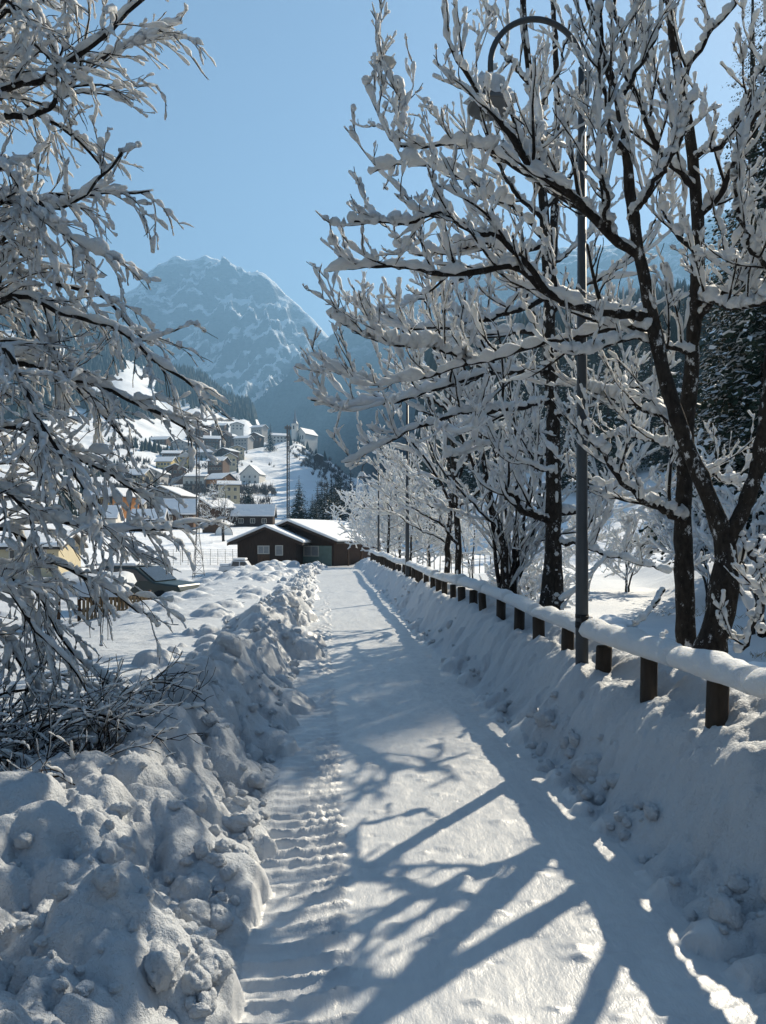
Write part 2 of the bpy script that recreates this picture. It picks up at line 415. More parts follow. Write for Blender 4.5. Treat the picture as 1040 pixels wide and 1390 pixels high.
    for k in range(150):                                           # boot scuffs and crumbs
        y = 2.4 * math.exp(rng.random() * 1.5); c = rng.uniform(-.5, .8); r = rng.uniform(.015, .05)
        i0, i1 = np.searchsorted(ys, [y - 3 * r, y + 3 * r]); j0, j1 = np.searchsorted(ss, [c - 3 * r, c + 3 * r])
        if i1 > i0 and j1 > j0: Z[i0:i1, j0:j1] += rng.choice([-.012, .012, .016]) * np.exp(-(((Sg[i0:i1, j0:j1] - c) / r) ** 2 * .5 + ((Yg[i0:i1, j0:j1] - y) / (r * .8)) ** 2))
    # ploughed lip across the sunlit stretch
    for yy_ in (12.9, 17.6, 23.5): Z += pm * .03 * np.exp(-((Yg - yy_ - .35 * Sg - .15 * gnoise(Sg * 3, Sg * 0 + yy_, 97)) / .09) ** 2)
    ny, ns = Z.shape
    V = np.stack([Xg, Yg, Z], -1)
    du = np.zeros_like(V); dv = np.zeros_like(V)
    du[1:-1] = V[2:] - V[:-2]; du[0] = V[1] - V[0]; du[-1] = V[-1] - V[-2]
    dv[:, 1:-1] = V[:, 2:] - V[:, :-2]; dv[:, 0] = V[:, 1] - V[:, 0]; dv[:, -1] = V[:, -1] - V[:, -2]
    N = np.cross(dv, du); N /= np.linalg.norm(N, axis=-1, keepdims=True)
    def part(name, j0, j1, mat, label, cat):
        v = V[:, j0:j1 + 1].reshape(-1, 3); w = j1 - j0 + 1
        a = np.arange(ny - 1)[:, None] * w + np.arange(w - 1)[None, :]
        q = np.stack([a, a + 1, a + w + 1, a + w], -1).reshape(-1, 4)
        o = mesh_np(name, v, q, mat)
        o.data.normals_split_custom_set_from_vertices(N[:, j0:j1 + 1].reshape(-1, 3).astype(np.float32))
        return tag(o, label, cat, kind='structure')
    J = lambda s: int(np.searchsorted(ss, s))
    part('ground', 0, J(-2.72), M['snow'], 'uneven snow field beside the ploughed path', 'ground')
    part('snow_bank', J(-2.72), J(-.88), M['snow'], 'tall clumpy snow bank between the path and the field', 'snow bank')
    part('path', J(-.88), J(1.06), M['path'], 'trodden snowy path with tyre tracks', 'path')
    part('snow_bank', J(1.06), J(1.9), M['snow'], 'smoother snow bank below the wooden fence', 'snow bank')
    part('ground', J(1.9), ns - 1, M['snow'], 'snowy slopes down to the stream and up its far side', 'ground')
    # loose clods and crumbs heaped on the banks
    def blobs(name, spec, seed, label):
        g = np.random.default_rng(seed); n = len(spec); spec = np.array(spec)       # x, y, r, sink
        nu, nv = 36, 20
        ph = np.linspace(0, math.pi, nv)[:, None]; th = (np.arange(nu) * 2 * math.pi / nu)[None]
        D = np.stack([np.sin(ph) * np.cos(th), np.sin(ph) * np.sin(th), np.cos(ph) * np.ones_like(th)], -1).reshape(1, -1, 3)
        ax = g.normal(size=(n, 1, 3)) ; D = D + 0 * ax
        q = g.normal(size=(n, 4)); q /= np.linalg.norm(q, axis=1, keepdims=True); w_, x_, y_, z_ = q.T
        Rm = np.stack([1 - 2 * (y_ * y_ + z_ * z_), 2 * (x_ * y_ - z_ * w_), 2 * (x_ * z_ + y_ * w_), 2 * (x_ * y_ + z_ * w_), 1 - 2 * (x_ * x_ + z_ * z_), 2 * (y_ * z_ - x_ * w_), 2 * (x_ * z_ - y_ * w_), 2 * (y_ * z_ + x_ * w_), 1 - 2 * (x_ * x_ + y_ * y_)], 1).reshape(n, 3, 3)
        D = np.einsum('nij,nkj->nki', Rm, D)
        o = g.uniform(-50, 50, (n, 1, 3)); r = spec[:, 2][:, None]
        def n3(f, sd, fn=gnoise): e = D * f + o; return (fn(e[..., 0] + .7 * e[..., 2], e[..., 1], sd) + fn(e[..., 1] + .7 * e[..., 0], e[..., 2], sd + 1)) * .5
        m = 1 + .42 * n3(1.0, 1) + .20 * (np.abs(n3(2.2, 3)) * 2 - .3) + .09 * (np.abs(n3(4.6, 5)) * 2 - .3)
        m += np.clip(r / .14, .2, 1) * .04 * n3(12, 7)
        sc = g.uniform(.75, 1.25, (n, 1, 3)) * np.array([1, 1, .88])
        P = D * (m * r)[..., None] * sc
        z = np.array([Zat(a_, b_) for a_, b_ in spec[:, :2]])
        P = P + np.stack([spec[:, 0], spec[:, 1], z + spec[:, 3] * spec[:, 2]], 1)[:, None, :]
        kk = np.arange(nv - 1)[:, None] * nu + np.arange(nu)[None]; k2 = np.arange(nv - 1)[:, None] * nu + (np.arange(nu)[None] + 1) % nu
        Qd = np.stack([kk, kk + nu, k2 + nu, k2], -1).reshape(-1, 4)
        Q = (Qd[None] + (np.arange(n) * nu * nv)[:, None, None]).reshape(-1, 4)
        tag(mesh_np(name, P.reshape(-1, 3), Q, M['snow']), label, 'snow', kind='stuff')
    def Zat(x, y):
        i = min(np.searchsorted(ys, y), len(ys) - 1); j = min(np.searchsorted(ss, x - float(xc(y))), len(ss) - 1); return Z[i, j]
    g = np.random.default_rng(66); L, Rr = [], []
    heaps = [(1.6 * math.exp(g.random() * 2.6), -(1.05 + g.uniform(0, 1.1) * (.4 if k_ % 3 else 1)), g.uniform(.2, .5)) for k_ in range(46)]
    for (hy, hs, hr) in heaps:                                      # clods come in spills, bare smooth snow between
        for k in range(int(2 + 6 * g.random())):
            y = hy + g.normal() * hr * (1 + hy * .04); s_ = min(hs + g.normal() * hr * .55, -.97); r = min(.038 * math.exp(g.normal() * .6), .12)
            L.append((s_ + float(xc(y)), y, r, g.uniform(-.9, -.45) if r > .06 else g.uniform(-.4, .2)))
    for k in range(300):
        y = 1.8 * math.exp(g.random() * 2.0); s_ = -g.uniform(.97, 2.1); r = .011 * math.exp(abs(g.normal()) * .6); L.append((s_ + float(xc(y)), y, r, g.uniform(-.1, .5)))
    for k in range(170):
        y = 1.8 * math.exp(g.random() * 2.3); s_ = -.93 - abs(g.normal()) * .12; r = .022 * math.exp(abs(g.normal()) * .55); L.append((s_ + float(xc(y)), y, r, g.uniform(-.1, .4)))
    for k in range(340):
        y = 12 * math.exp(g.random() * 1.4); s_ = -.95 - abs(g.normal()) * .42; r = min(.2, .06 * math.exp(g.normal() * .55)); L.append((s_ + float(xc(y)), y, r, g.uniform(-.4, .1)))
    blobs('snow', L, 67, 'crumbly clods of ploughed snow heaped along the tall bank')
    for (hy, hs, hr) in [(2.2 * math.exp(g.random() * 2.6), g.uniform(1.1, 1.4), g.uniform(.15, .35)) for _ in range(5)]:
        for k in range(int(4 + 9 * g.random())):
            y = hy + g.normal() * hr * (1 + hy * .04); s_ = np.clip(hs + g.normal() * hr * .4, 1.06, 1.6); r = min(.035 * math.exp(g.normal() * .5), .12)
            Rr.append((s_ + float(xc(y)), y, r, g.uniform(-.6, -.1)))
    for k in range(90):
        y = 2.4 * math.exp(g.random() * 2.3); s_ = 1.06 + abs(g.normal()) * .10; r = .018 * math.exp(abs(g.normal()) * .5); Rr.append((s_ + float(xc(y)), y, r, g.uniform(-.2, .3)))
    blobs('snow', Rr, 68, 'small clods of snow along the foot of the fenced bank')
    # the valley floor and hillsides beyond
    yf = 65.8 * np.exp(np.linspace(0, math.log(1900 / 65.8), 330)); a = np.concatenate([np.linspace(-3, -.75, 30)[:-1], np.linspace(-.75, .8, 330), np.linspace(.8, 3, 30)[1:]])
    Yf, A = np.meshgrid(yf, a, indexing='ij'); Xf = A * Yf; Zf = H(Xf, Yf)
    Zf[0] -= .25; 
    w = len(a); k = np.arange(len(yf) - 1)[:, None] * w + np.arange(w - 1)[None, :]
    tag(mesh_np('terrain', np.stack([Xf, Yf, Zf], -1), np.stack([k, k + 1, k + w + 1, k + w], -1).reshape(-1, 4), M['hill']), 'snowy valley floor and village hillside', 'hillside', kind='structure')
    # water
    yw = np.linspace(-6, 64, 90); sw = np.linspace(0, 1, 14)
    Yw, T = np.meshgrid(yw, sw, indexing='ij'); Xw = xc(Yw) + 3.6 + T * 8.0
    Zw = -1.22 - .8 * sst(34, 68, Yw)
    k = np.arange(89)[:, None] * 14 + np.arange(13)[None, :]
    tag(mesh_np('water', np.stack([Xw, Yw, Zw], -1), np.stack([k, k + 1, k + 15, k + 14], -1).reshape(-1, 4), M['water']), 'shallow dark stream below the fence', 'stream', kind='structure')

def build_mountains():
    def mount(name, pxs, pys, Yc, Y0, Y1, pw, amp, na, nd, seed, mat, label, terr=0):
        a_c = (np.array(pxs, float) - CX) / F; t_c = (HY - np.array(pys, float)) / F
        a = np.linspace(a_c[0], a_c[-1], na); fr = np.concatenate([np.linspace(0, 1, nd), 1 + np.linspace(0, 1, 20)[1:] * .9])
        A, Fr = np.meshgrid(a, fr, indexing='ij')
        t = np.interp(a, a_c, t_c)[:, None]
        Yy = np.where(Fr <= 1, Y0 + (Yc - Y0) * Fr, Yc + (Y1 - Yc) * (Fr - 1))
        X = A * Yy
        zc = CH + t * Yc
        up = np.where(Fr <= 1, Fr ** pw, 1 - 1.1 * (Fr - 1))
        edge = sst(0, .25, Fr) * (1 - .96 * np.exp(-((Fr - 1) / .05) ** 2))
        n = ridged(X / 520, Yy / 520, seed, 7, .55) - .5; n2 = fbm(X / 120, Yy / 120, seed + 20, 5)
        Z = zc * up + amp * edge * (n * 1.5 + .35 * n2)
        if terr:
            st = terr * (1 + .2 * gnoise(X / 400, Yy / 400, seed + 5)); ph = Z / st + 1.3 * fbm(X / 240, Yy / 240, seed + 7, 5)
            fl = np.floor(ph); fr2 = ph - fl; Z2 = (fl + sst(.25, .8, fr2) - (ph - Z / st)) * st
            Z = lerp(Z, Z2, .55 * np.clip(edge, 0, 1) * sst(-.35, .2, fbm(X / 200, Yy / 200, seed + 9, 4)))
        Z += amp * (.13 * (ridged(X / 90, Yy / 90, seed + 31, 4) - .5) + .06 * fbm(X / 28, Yy / 28, seed + 35, 3)) * np.sqrt(np.clip(edge, 0, 1)) * np.where(np.abs(Fr - 1) < .02, .4, 1)
        crest = np.exp(-((Fr - 1) / .06) ** 2); Z += crest * Yc * .0062 * (ridged(A * 26, A * 0 + 2.2, seed + 40, 5) - .45)
        w = len(fr); k = np.arange(na - 1)[:, None] * w + np.arange(w - 1)[None, :]
        o = mesh_np(name, np.stack([X, Yy, Z], -1), np.stack([k, k + w, k + w + 1, k + 1], -1).reshape(-1, 4), mat)
        tag(o, label, 'mountain', kind='structure')
    mount('mountain', [-500, -300, -100, 20, 100, 150, 190, 215, 240, 262, 280, 300, 325, 350, 375, 395, 415, 435, 450, 490, 560, 700, 900],
          [430, 400, 455, 420, 432, 405, 385, 355, 348, 350, 348, 355, 368, 370, 382, 405, 425, 447, 462, 500, 520, 500, 480],
          3000, 1950, 3500, 1.35, 235, 520, 230, 7, M['peak_rock'], 'rocky snow-streaked peak closing the valley', 75)
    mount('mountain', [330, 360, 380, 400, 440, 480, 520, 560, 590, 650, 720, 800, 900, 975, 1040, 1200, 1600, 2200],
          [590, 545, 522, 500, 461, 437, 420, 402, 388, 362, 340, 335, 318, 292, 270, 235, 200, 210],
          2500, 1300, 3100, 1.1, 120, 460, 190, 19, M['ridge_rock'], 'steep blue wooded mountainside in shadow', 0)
# ================================================================== trees
def resample(P, n):
    """Catmull-Rom through control points, n points evenly by length"""
    P = np.asarray(P, float)
    Q = np.vstack([2 * P[0] - P[1], P, 2 * P[-1] - P[-2]]); out = []
    for i in range(1, len(Q) - 2):
        t = np.linspace(0, 1, 12, endpoint=False)[:, None]
        a, b, c, d = Q[i - 1], Q[i], Q[i + 1], Q[i + 2]
        out.append(.5 * (2 * b + (c - a) * t + (2 * a - 5 * b + 4 * c - d) * t ** 2 + (3 * b - a - 3 * c + d) * t ** 3))
    C = np.vstack(out + [P[-1:]])
    L = np.concatenate([[0], np.cumsum(np.linalg.norm(np.diff(C, axis=0), axis=1))])
    u = np.linspace(0, L[-1], n)
    return np.stack([np.interp(u, L, C[:, k]) for k in range(3)], 1)

def unit(v): return v / (np.linalg.norm(v, axis=-1, keepdims=True) + 1e-12)

class Br:
    """a set of branches with one number of points: P (B,N,3), R (B,N), T (B) the limb they belong to"""
    def __init__(s, P, R_, T): s.P, s.R, s.T = P, R_, T
    def len(s): return np.linalg.norm(np.diff(s.P, axis=1), axis=2).sum(1)
    def pick(s, m): return Br(s.P[m], s.R[m], s.T[m])

def spawn(rng, par, dens, start, ang, length, n, up=.25, wig=.12, rr=.6, rmin=.003, flat=.5, endk=.5, zmin=None):
    """side shoots of par. dens: per metre; length: (base, tip) lengths; up: how strongly they turn upwards; flat: pull of the fork plane to the level"""
    B, N, _ = par.P.shape; L = par.len()
    c = np.floor(L * dens * (1 - start) + rng.random(B)).astype(int); idx = np.repeat(np.arange(B), c)
    if len(idx) == 0: return None
    first = np.concatenate([[0], np.cumsum(c)[:-1]]); k = np.arange(len(idx)) - first[idx]
    f = start + (1 - start) * np.clip((k + rng.random(len(idx))) / c[idx], 0, .995)
    g = f * (N - 1); i = np.minimum(g.astype(int), N - 2); w = (g - i)[:, None]
    p0 = par.P[idx, i] * (1 - w) + par.P[idx, i + 1] * w; r0 = par.R[idx, i] * (1 - w[:, 0]) + par.R[idx, i + 1] * w[:, 0]
    t = unit(par.P[idx, i + 1] - par.P[idx, i])
    side = np.cross(t, np.array([0, 0, 1.]) + .15 * rng.normal(size=t.shape)); side = unit(side) * np.where((k + rng.integers(0, 2, B)[idx]) % 2, 1, -1)[:, None]
    rad = rng.normal(size=t.shape); rad = unit(rad - t * (rad * t).sum(1, keepdims=True))
    s = unit(flat * side + (1 - flat) * rad)
    a = np.radians(rng.uniform(ang[0], ang[1], len(idx)))[:, None]
    d = unit(t * np.cos(a) + s * np.sin(a) + np.array([0, 0, max(up, 0) * .6]))
    Ln = (length[0] + (length[1] - length[0]) * f) * rng.uniform(.55, 1.3, len(idx))
    st = (Ln / (n - 1))[:, None]; P = [p0]; ph = rng.normal(size=d.shape)
    for j in range(n - 1):
        d = unit(d + np.array([0, 0, 1.]) * up * 1.4 / (n - 1) + wig * rng.normal(size=d.shape) + .5 * wig * ph)
        P.append(P[-1] + d * st)
    P = np.stack(P, 1)
    r1 = np.maximum(np.minimum(r0 * rr, .05 * Ln + rmin), rmin)
    Rr = r1[:, None] * np.linspace(1, endk, n)[None, :]
    if zmin is not None: P[..., 2] = np.maximum(P[..., 2], zmin)
    return Br(P, np.maximum(Rr, rmin * .7), par.T[idx])

def tubes(P, Rr, k, sq=None):
    """tube surface for every branch; sq (B,N): height over width of the section"""
    B, N, _ = P.shape
    ch = unit(P[:, -1] - P[:, 0]); ref = np.where(np.abs(ch[:, 2:3]) > .8, np.array([[1., .2, 0]]), np.array([[0, 0, 1.]]))
    t = np.empty_like(P); t[:, 1:-1] = P[:, 2:] - P[:, :-2]; t[:, 0] = P[:, 1] - P[:, 0]; t[:, -1] = P[:, -1] - P[:, -2]; t = unit(t)
    b = ref[:, None, :] - t * (t * ref[:, None, :]).sum(2, keepdims=True); b = unit(b); a = np.cross(t, b)
    w = np.arange(k) * 2 * math.pi / k
    ra = Rr; rb = Rr if sq is None else Rr * sq
    V = P[:, :, None, :] + (ra[:, :, None] * np.cos(w))[..., None] * a[:, :, None, :] + (rb[:, :, None] * np.sin(w))[..., None] * b[:, :, None, :]
    base = (np.arange(B) * N * k)[:, None, None] + (np.arange(N - 1) * k)[None, :, None]
    j = np.arange(k)[None, None, :]; j2 = (np.arange(k) + 1)[None, None, :] % k
    Q = np.stack([base + j, base + j2, base + k + j2, base + k + j], -1).reshape(-1, 4)
    return V.reshape(-1, 3), Q

WIND = np.array([-.5, -.75, .15])
def snow_on(rng, br, sr, lump=.35, gap=.06, wind=.45, steep=.5, k=6, sub=2, skip=0.):
    """snow lying along the upper side of the branches"""
    P, Rr = br.P, br.R
    if skip: m = rng.random(len(P)) > skip; P, Rr = P[m], Rr[m]
    B, N, _ = P.shape
    if B == 0: return None
    n2 = (N - 1) * sub + 1; g = np.linspace(0, N - 1, n2); i = np.minimum(g.astype(int), N - 2); w = (g - i)
    P2 = P[:, i] * (1 - w)[None, :, None] + P[:, i + 1] * w[None, :, None]; R2 = Rr[:, i] * (1 - w) + Rr[:, i + 1] * w
    t = np.empty_like(P2); t[:, 1:-1] = P2[:, 2:] - P2[:, :-2]; t[:, 0] = P2[:, 1] - P2[:, 0]; t[:, -1] = P2[:, -1] - P2[:, -2]; t = unit(t)
    tz = np.abs(t[..., 2])
    u = np.array([0, 0, 1.]) + wind * WIND + .25 * rng.normal(size=(B, 1, 3))
    o = u - t * (t * u).sum(2, keepdims=True); ol = np.linalg.norm(o, axis=2, keepdims=True); o = o / (ol + 1e-9)
    lum = rng.normal(size=(B, n2)); lum = .5 * lum + .25 * (np.roll(lum, 1, 1) + np.roll(lum, -1, 1))
    f = np.clip(1 + lump * lum * 1.4, .35, 1.9) * np.where(rng.random((B, n2)) < gap, .3, 1)
    f *= 1 - (1 - steep) * sst(.35, .97, tz)
    f *= (.75 + .5 * rng.random((B, 1)))
    s = sr * f
    s[:, 0] *= .6; s[:, -1] *= .85
    wdt = np.maximum(s, R2 * 1.02 * np.clip(f, .3, 1))
    C = P2 + o * (R2 * .34 + s * .55)[..., None]
    C[:, -1] = C[:, -1] + t[:, -1] * sr * .5
    C = np.concatenate([C[:, :1] - t[:, :1] * .2 * sr, C, C[:, -1:] + t[:, -1:] * .45 * sr], 1)
    z = np.full((B, 1), sr * .3)
    ratio = np.clip(s / wdt, .35, 1); wdt = np.concatenate([z, wdt, z], 1)
    sq = np.concatenate([np.ones((B, 1)), ratio, np.ones((B, 1))], 1)
    return tubes(C, wdt, k, sq)

def join(lst):
    V, Q, b = [], [], 0
    for x in lst:
        if x is None: continue
        V.append(x[0]); Q.append(x[1] + b); b += len(x[0])
    return (np.vstack(V), np.vstack(Q)) if V else None

def limbs_from(ctrl, n=26, jit=.02, seed=0):
    """ctrl: list of (points in 3D, r0, r1) -> Br; a small wobble keeps them natural"""
    rng = np.random.default_rng(seed); P, Rr = [], []
    for pts, r0, r1 in ctrl:
        p = resample(pts, n); w = rng.normal(size=(n, 3)); w = (w + np.roll(w, 1, 0) + np.roll(w, -1, 0)) / 3; w[0] = 0
        P.append(p + w * jit); Rr.append(np.linspace(r0, r1, n) * (1 + .06 * rng.normal(size=n)))
    return Br(np.array(P), np.abs(np.array(Rr)), np.arange(len(ctrl)))

def photo_limbs(lst):
    """[(points (px, py, Y), r0, r1)] -> control curves in 3D"""
    return [([at(*p) for p in pts], r0, r1) for pts, r0, r1 in lst]

def assemble(root, trunk, limbs, levels, snow, barks=('bark', 'limb_bark', 'twig_bark'), seed=1, per_limb=True, sides=(10, 7, 5, 4), trunk_snow=.02):
    """root > trunk (> snow_cover), one branch per limb (> snow_cover). levels: dicts for spawn; snow: radius per level"""
    rng = np.random.default_rng(seed); org = np.array(root.location)
    V, Q = tubes(trunk.P, trunk.R, 14)
    tr = mesh_np('trunk', V, Q, M[barks[0]], root, org=org)
    if trunk_snow > .015:
        s = snow_on(rng, trunk, trunk_snow, .8, .45, .6, .6, 7, 3)
        if s: mesh_np('snow_cover', s[0], s[1], M['bough'], tr, org=org)
    lv = [limbs]; cur = limbs
    for a in levels:
        b = dict(a); onto = b.pop('onto', None)
        src = cur if onto is None else lv[onto]
        cur = spawn(rng, src, **b)
        if cur is None: break
        lv.append(cur)
    nl = len(limbs.P) if per_limb else 1
    for q in range(nl):
        vb, vs = [], []
        for li, b in enumerate(lv):
            x = b.pick(b.T == q) if per_limb else b
            if len(x.P) == 0: continue
            vb.append(tubes(x.P, x.R, sides[min(li, 3)]))
            vs.append(snow_on(rng, x, snow[li]['sr'], snow[li].get('lump', .35), snow[li].get('gap', .06), snow[li].get('wind', .45), snow[li].get('steep', .5), 7 if li < 2 else 5, 3 if li == 0 else 2, snow[li].get('skip', 0)))
        b = join(vb); s = join(vs)
        o = mesh_np('branch', b[0], b[1], M[barks[1] if per_limb else barks[2]], root, org=org)
        if s: mesh_np('snow_cover', s[0], s[1], M['bough'], o, org=org)
    return lv

def tree_at(base, label, cat='tree', name='snowy_tree', group=None):
    return thing(name, label, cat, tuple(base), 0, group)

STUBBY = [dict(dens=7.0, start=.10, ang=(32, 62), length=(.74, .34), n=8, up=.50, wig=.075, rr=.5, rmin=.0062, flat=.5),
          dict(dens=8.2, start=.15, ang=(28, 55), length=(.30, .17), n=6, up=.46, wig=.11, rr=.6, rmin=.0048, flat=.3),
          dict(dens=7, start=.2, ang=(28, 60), length=(.13, .07), n=4, up=.38, wig=.15, rr=.75, rmin=.004, flat=.2)]
STUBBY_SNOW = [dict(sr=.039, lump=.5, gap=.06, steep=.5, wind=.25), dict(sr=.0185, lump=.6, gap=.09, steep=.7, wind=.2), dict(sr=.0138, lump=.6, gap=.12, steep=.85, wind=.2, skip=.08), dict(sr=.0105, lump=.5, steep=.9, wind=.2, skip=.35)]

def thin(b, k=.82):
    b.R = b.R * k; return b

def right_trees():
    Y1, Y2, Y3 = 6.5, 6.0, 10.8
    # ---- tree 1: slim upright stem behind the fence
    b = at(936, 985, Y1); b[2] = Hz(b[0], b[1]) - .05
    t = tree_at(b, 'slender upright tree with snow-blotched stem, behind the fence and beside the forked tree')
    tr = limbs_from([([b] + [at(*p) for p in ((932, 905, Y1), (929, 800, Y1), (929, 700, Y1), (932, 600, Y1), (940, 470, Y1), (948, 330, 6.45), (937, 190, 6.4), (915, 60, 6.35), (901, -90, 6.3), (893, -280, 6.3))], .096, .022)], 60, .008, 3)
    tr.R[0] *= .90
    L = photo_limbs([
        ([(929, 708, 6.5), (872, 676, 6.3), (836, 645, 6.15), (812, 606, 6.05), (796, 578, 6.0)], .045, .016),
        ([(942, 440, 6.5), (985, 395, 6.3), (1035, 345, 6.1), (1090, 300, 5.9)], .04, .015),
        ([(948, 300, 6.45), (985, 250, 6.3), (1030, 150, 6.1), (1075, 90, 6.0)], .032, .012),
        ([(945, 262, 6.45), (900, 210, 6.3), (866, 140, 6.15), (845, 70, 6.1), (833, -30, 6.0)], .034, .013),
        ([(924, 120, 6.4), (960, 55, 6.2), (998, 0, 6.1), (1020, -70, 6.0)], .026, .011),
        ([(946, 345, 6.45), (905, 300, 6.7), (890, 240, 6.9), (880, 170, 7.1)], .026, .011),
        ([(934, 170, 6.4), (900, 120, 6.6), (872, 50, 6.8), (860, -30, 6.9)], .024, .01),
        ([(946, 400, 6.5), (1000, 420, 6.0), (1050, 400, 5.6), (1090, 350, 5.4)], .032, .012),
        ([(931, 610, 6.5), (890, 600, 6.8), (850, 590, 7.1), (812, 600, 7.3), (785, 640, 7.4)], .028, .011),
        ([(930, 640, 6.5), (960, 640, 7.0), (990, 655, 7.4), (1020, 650, 7.6)], .022, .010),
        ([(942, 215, 6.4), (985, 190, 6.0), (1020, 120, 5.7), (1050, 30, 5.6)], .028, .011),
        ([(908, 0, 6.35), (880, -60, 6.2), (850, -150, 6.1)], .02, .01), ([(905, -50, 6.3), (950, -130, 6.2), (985, -240, 6.1)], .02, .01),
        ([(938, 480, 6.5), (900, 470, 6.2), (850, 460, 6.0), (800, 480, 5.9), (765, 475, 5.8)], .026, .010)])
    assemble(t, tr, thin(limbs_from(L, 26, .02, 4)), STUBBY, STUBBY_SNOW, seed=11, trunk_snow=.013)
    # ---- tree 2: forked trunk close to the fence, long limbs to the left
    b = at(962, 930, Y2); b[2] = Hz(b[0], b[1]) - .05
    t = tree_at(b, 'forked tree, trunk splitting just above the fence, long snowy limbs over the path')
    trl = [([b] + [at(*p) for p in ((966, 880, Y2), (978, 830, Y2), (985, 780, Y2), (985, 735, Y2), (960, 668, Y2), (927, 590, Y2), (904, 512, Y2), (886, 432, Y2), (868, 352, 5.95), (858, 290, 5.9), (851, 220, 5.9), (838, 140, 5.85), (815, 55, 5.8), (790, -40, 5.8))], .118, .02),
           ([at(*p) for p in ((985, 740, Y2), (1012, 685, 5.95), (1030, 625, 5.9), (1043, 540, 5.8), (1050, 430, 5.8), (1062, 300, 5.7), (1085, 150, 5.6))], .075, .025)]
    tr = limbs_from(trl, 60, .008, 5)
    tr.R[0] *= np.interp(np.linspace(0, 1, 60), [0, .17, .24, .45, 1], [1, 1.05, .74, .74, .9]); tr.R[1] *= np.linspace(.85, .8, 60)
    L = photo_limbs([
        ([(884, 428, 6.0), (840, 424, 5.9), (795, 418, 5.8), (745, 398, 5.75), (702, 366, 5.7), (645, 372, 5.7), (590, 372, 5.75), (530, 362, 5.8), (446, 360, 5.85)], .05, .013),
        ([(866, 345, 5.95), (830, 322, 5.9), (796, 288, 5.8), (758, 250, 5.7), (718, 214, 5.65), (682, 170, 5.6), (652, 130, 5.6), (612, 62, 5.6), (600, 20, 5.6)], .048, .012),
        ([(790, 282, 5.8), (735, 248, 6.1), (680, 212, 6.35), (617, 192, 6.5), (565, 198, 6.6), (535, 190, 6.65), (513, 150, 6.7), (496, 108, 6.7)], .03, .010),
        ([(745, 398, 5.75), (695, 335, 5.6), (645, 312, 5.5), (592, 292, 5.45), (545, 300, 5.4), (478, 298, 5.4)], .032, .011),
        ([(745, 335, 6.1), (690, 275, 6.3), (630, 240, 6.5), (570, 222, 6.6), (505, 232, 6.7)], .026, .010),
        ([(888, 446, 6.0), (825, 446, 6.2), (770, 458, 6.4), (705, 474, 6.5), (640, 492, 6.6), (565, 515, 6.7), (490, 512, 6.8), (424, 480, 6.9)], .038, .011),
        ([(640, 492, 6.6), (585, 470, 6.5), (540, 470, 6.4), (495, 455, 6.4), (447, 425, 6.4)], .022, .010),
        ([(535, 190, 6.65), (545, 140, 6.7), (522, 90, 6.7), (509, 54, 6.7)], .014, .008),
        ([(858, 300, 5.9), (885, 250, 5.6), (920, 200, 5.4), (940, 140, 5.3)], .028, .011),
        ([(850, 215, 5.9), (830, 170, 5.7), (815, 110, 5.6), (818, 40, 5.6), (822, -30, 5.6)], .026, .011),
        ([(838, 140, 5.85), (870, 90, 5.8), (895, 20, 5.8), (905, -60, 5.8)], .022, .010),
        ([(925, 585, 6.0), (885, 560, 6.3), (845, 545, 6.6), (800, 530, 6.8), (760, 520, 6.9)], .026, .010),
        ([(1000, 705, 6.0), (1018, 750, 5.9), (1037, 770, 5.85), (1040, 806, 5.8), (1024, 850, 5.8), (1008, 884, 5.8)], .032, .018),
        ([(1050, 430, 5.8), (1010, 380, 6.1), (985, 340, 6.3), (970, 290, 6.4)], .026, .011),
        ([(1056, 380, 5.75), (1020, 330, 5.5), (1000, 260, 5.4), (1010, 190, 5.3)], .024, .010),
        ([(702, 366, 5.7), (668, 330, 5.9), (622, 340, 6.0), (570, 345, 6.1), (535, 335, 6.1)], .022, .010),
        ([(718, 214, 5.65), (740, 185, 6.3), (728, 150, 6.9), (735, 110, 7.2)], .022, .010),
        ([(830, 322, 5.9), (825, 270, 5.6), (812, 225, 5.5), (818, 170, 5.5)], .022, .010)])
    assemble(t, tr, thin(limbs_from(L, 28, .022, 6)), STUBBY, STUBBY_SNOW, seed=12, trunk_snow=.013)
    # ---- tree 3: tall stem beyond the lamp post
    b = at(745, 902, Y3); b[2] = Hz(b[0], b[1]) - .1
    t = tree_at(b, 'tall dark-stemmed tree with a swollen foot just past the tall lamp post')
    tr = limbs_from([([b] + [at(*p) for p in ((746, 855, Y3), (750, 800, Y3), (752, 700, Y3), (752, 600, Y3), (748, 500, Y3), (745, 400, Y3), (738, 280, Y3), (725, 150, 10.7), (712, 30, 10.6), (705, -90, 10.6))], .19, .035),
                     ([at(*p) for p in ((746, 420, Y3), (752, 300, 11.1), (756, 150, 11.2), (752, 20, 11.2), (745, -80, 11.2))], .07, .03)], 60, .01, 7)
    tr.R[0] *= .92
    tr.R[0] *= np.interp(np.linspace(0, 1, 60), [0, .06, .12, .3, 1], [1.25, 1.1, .78, .72, .9])
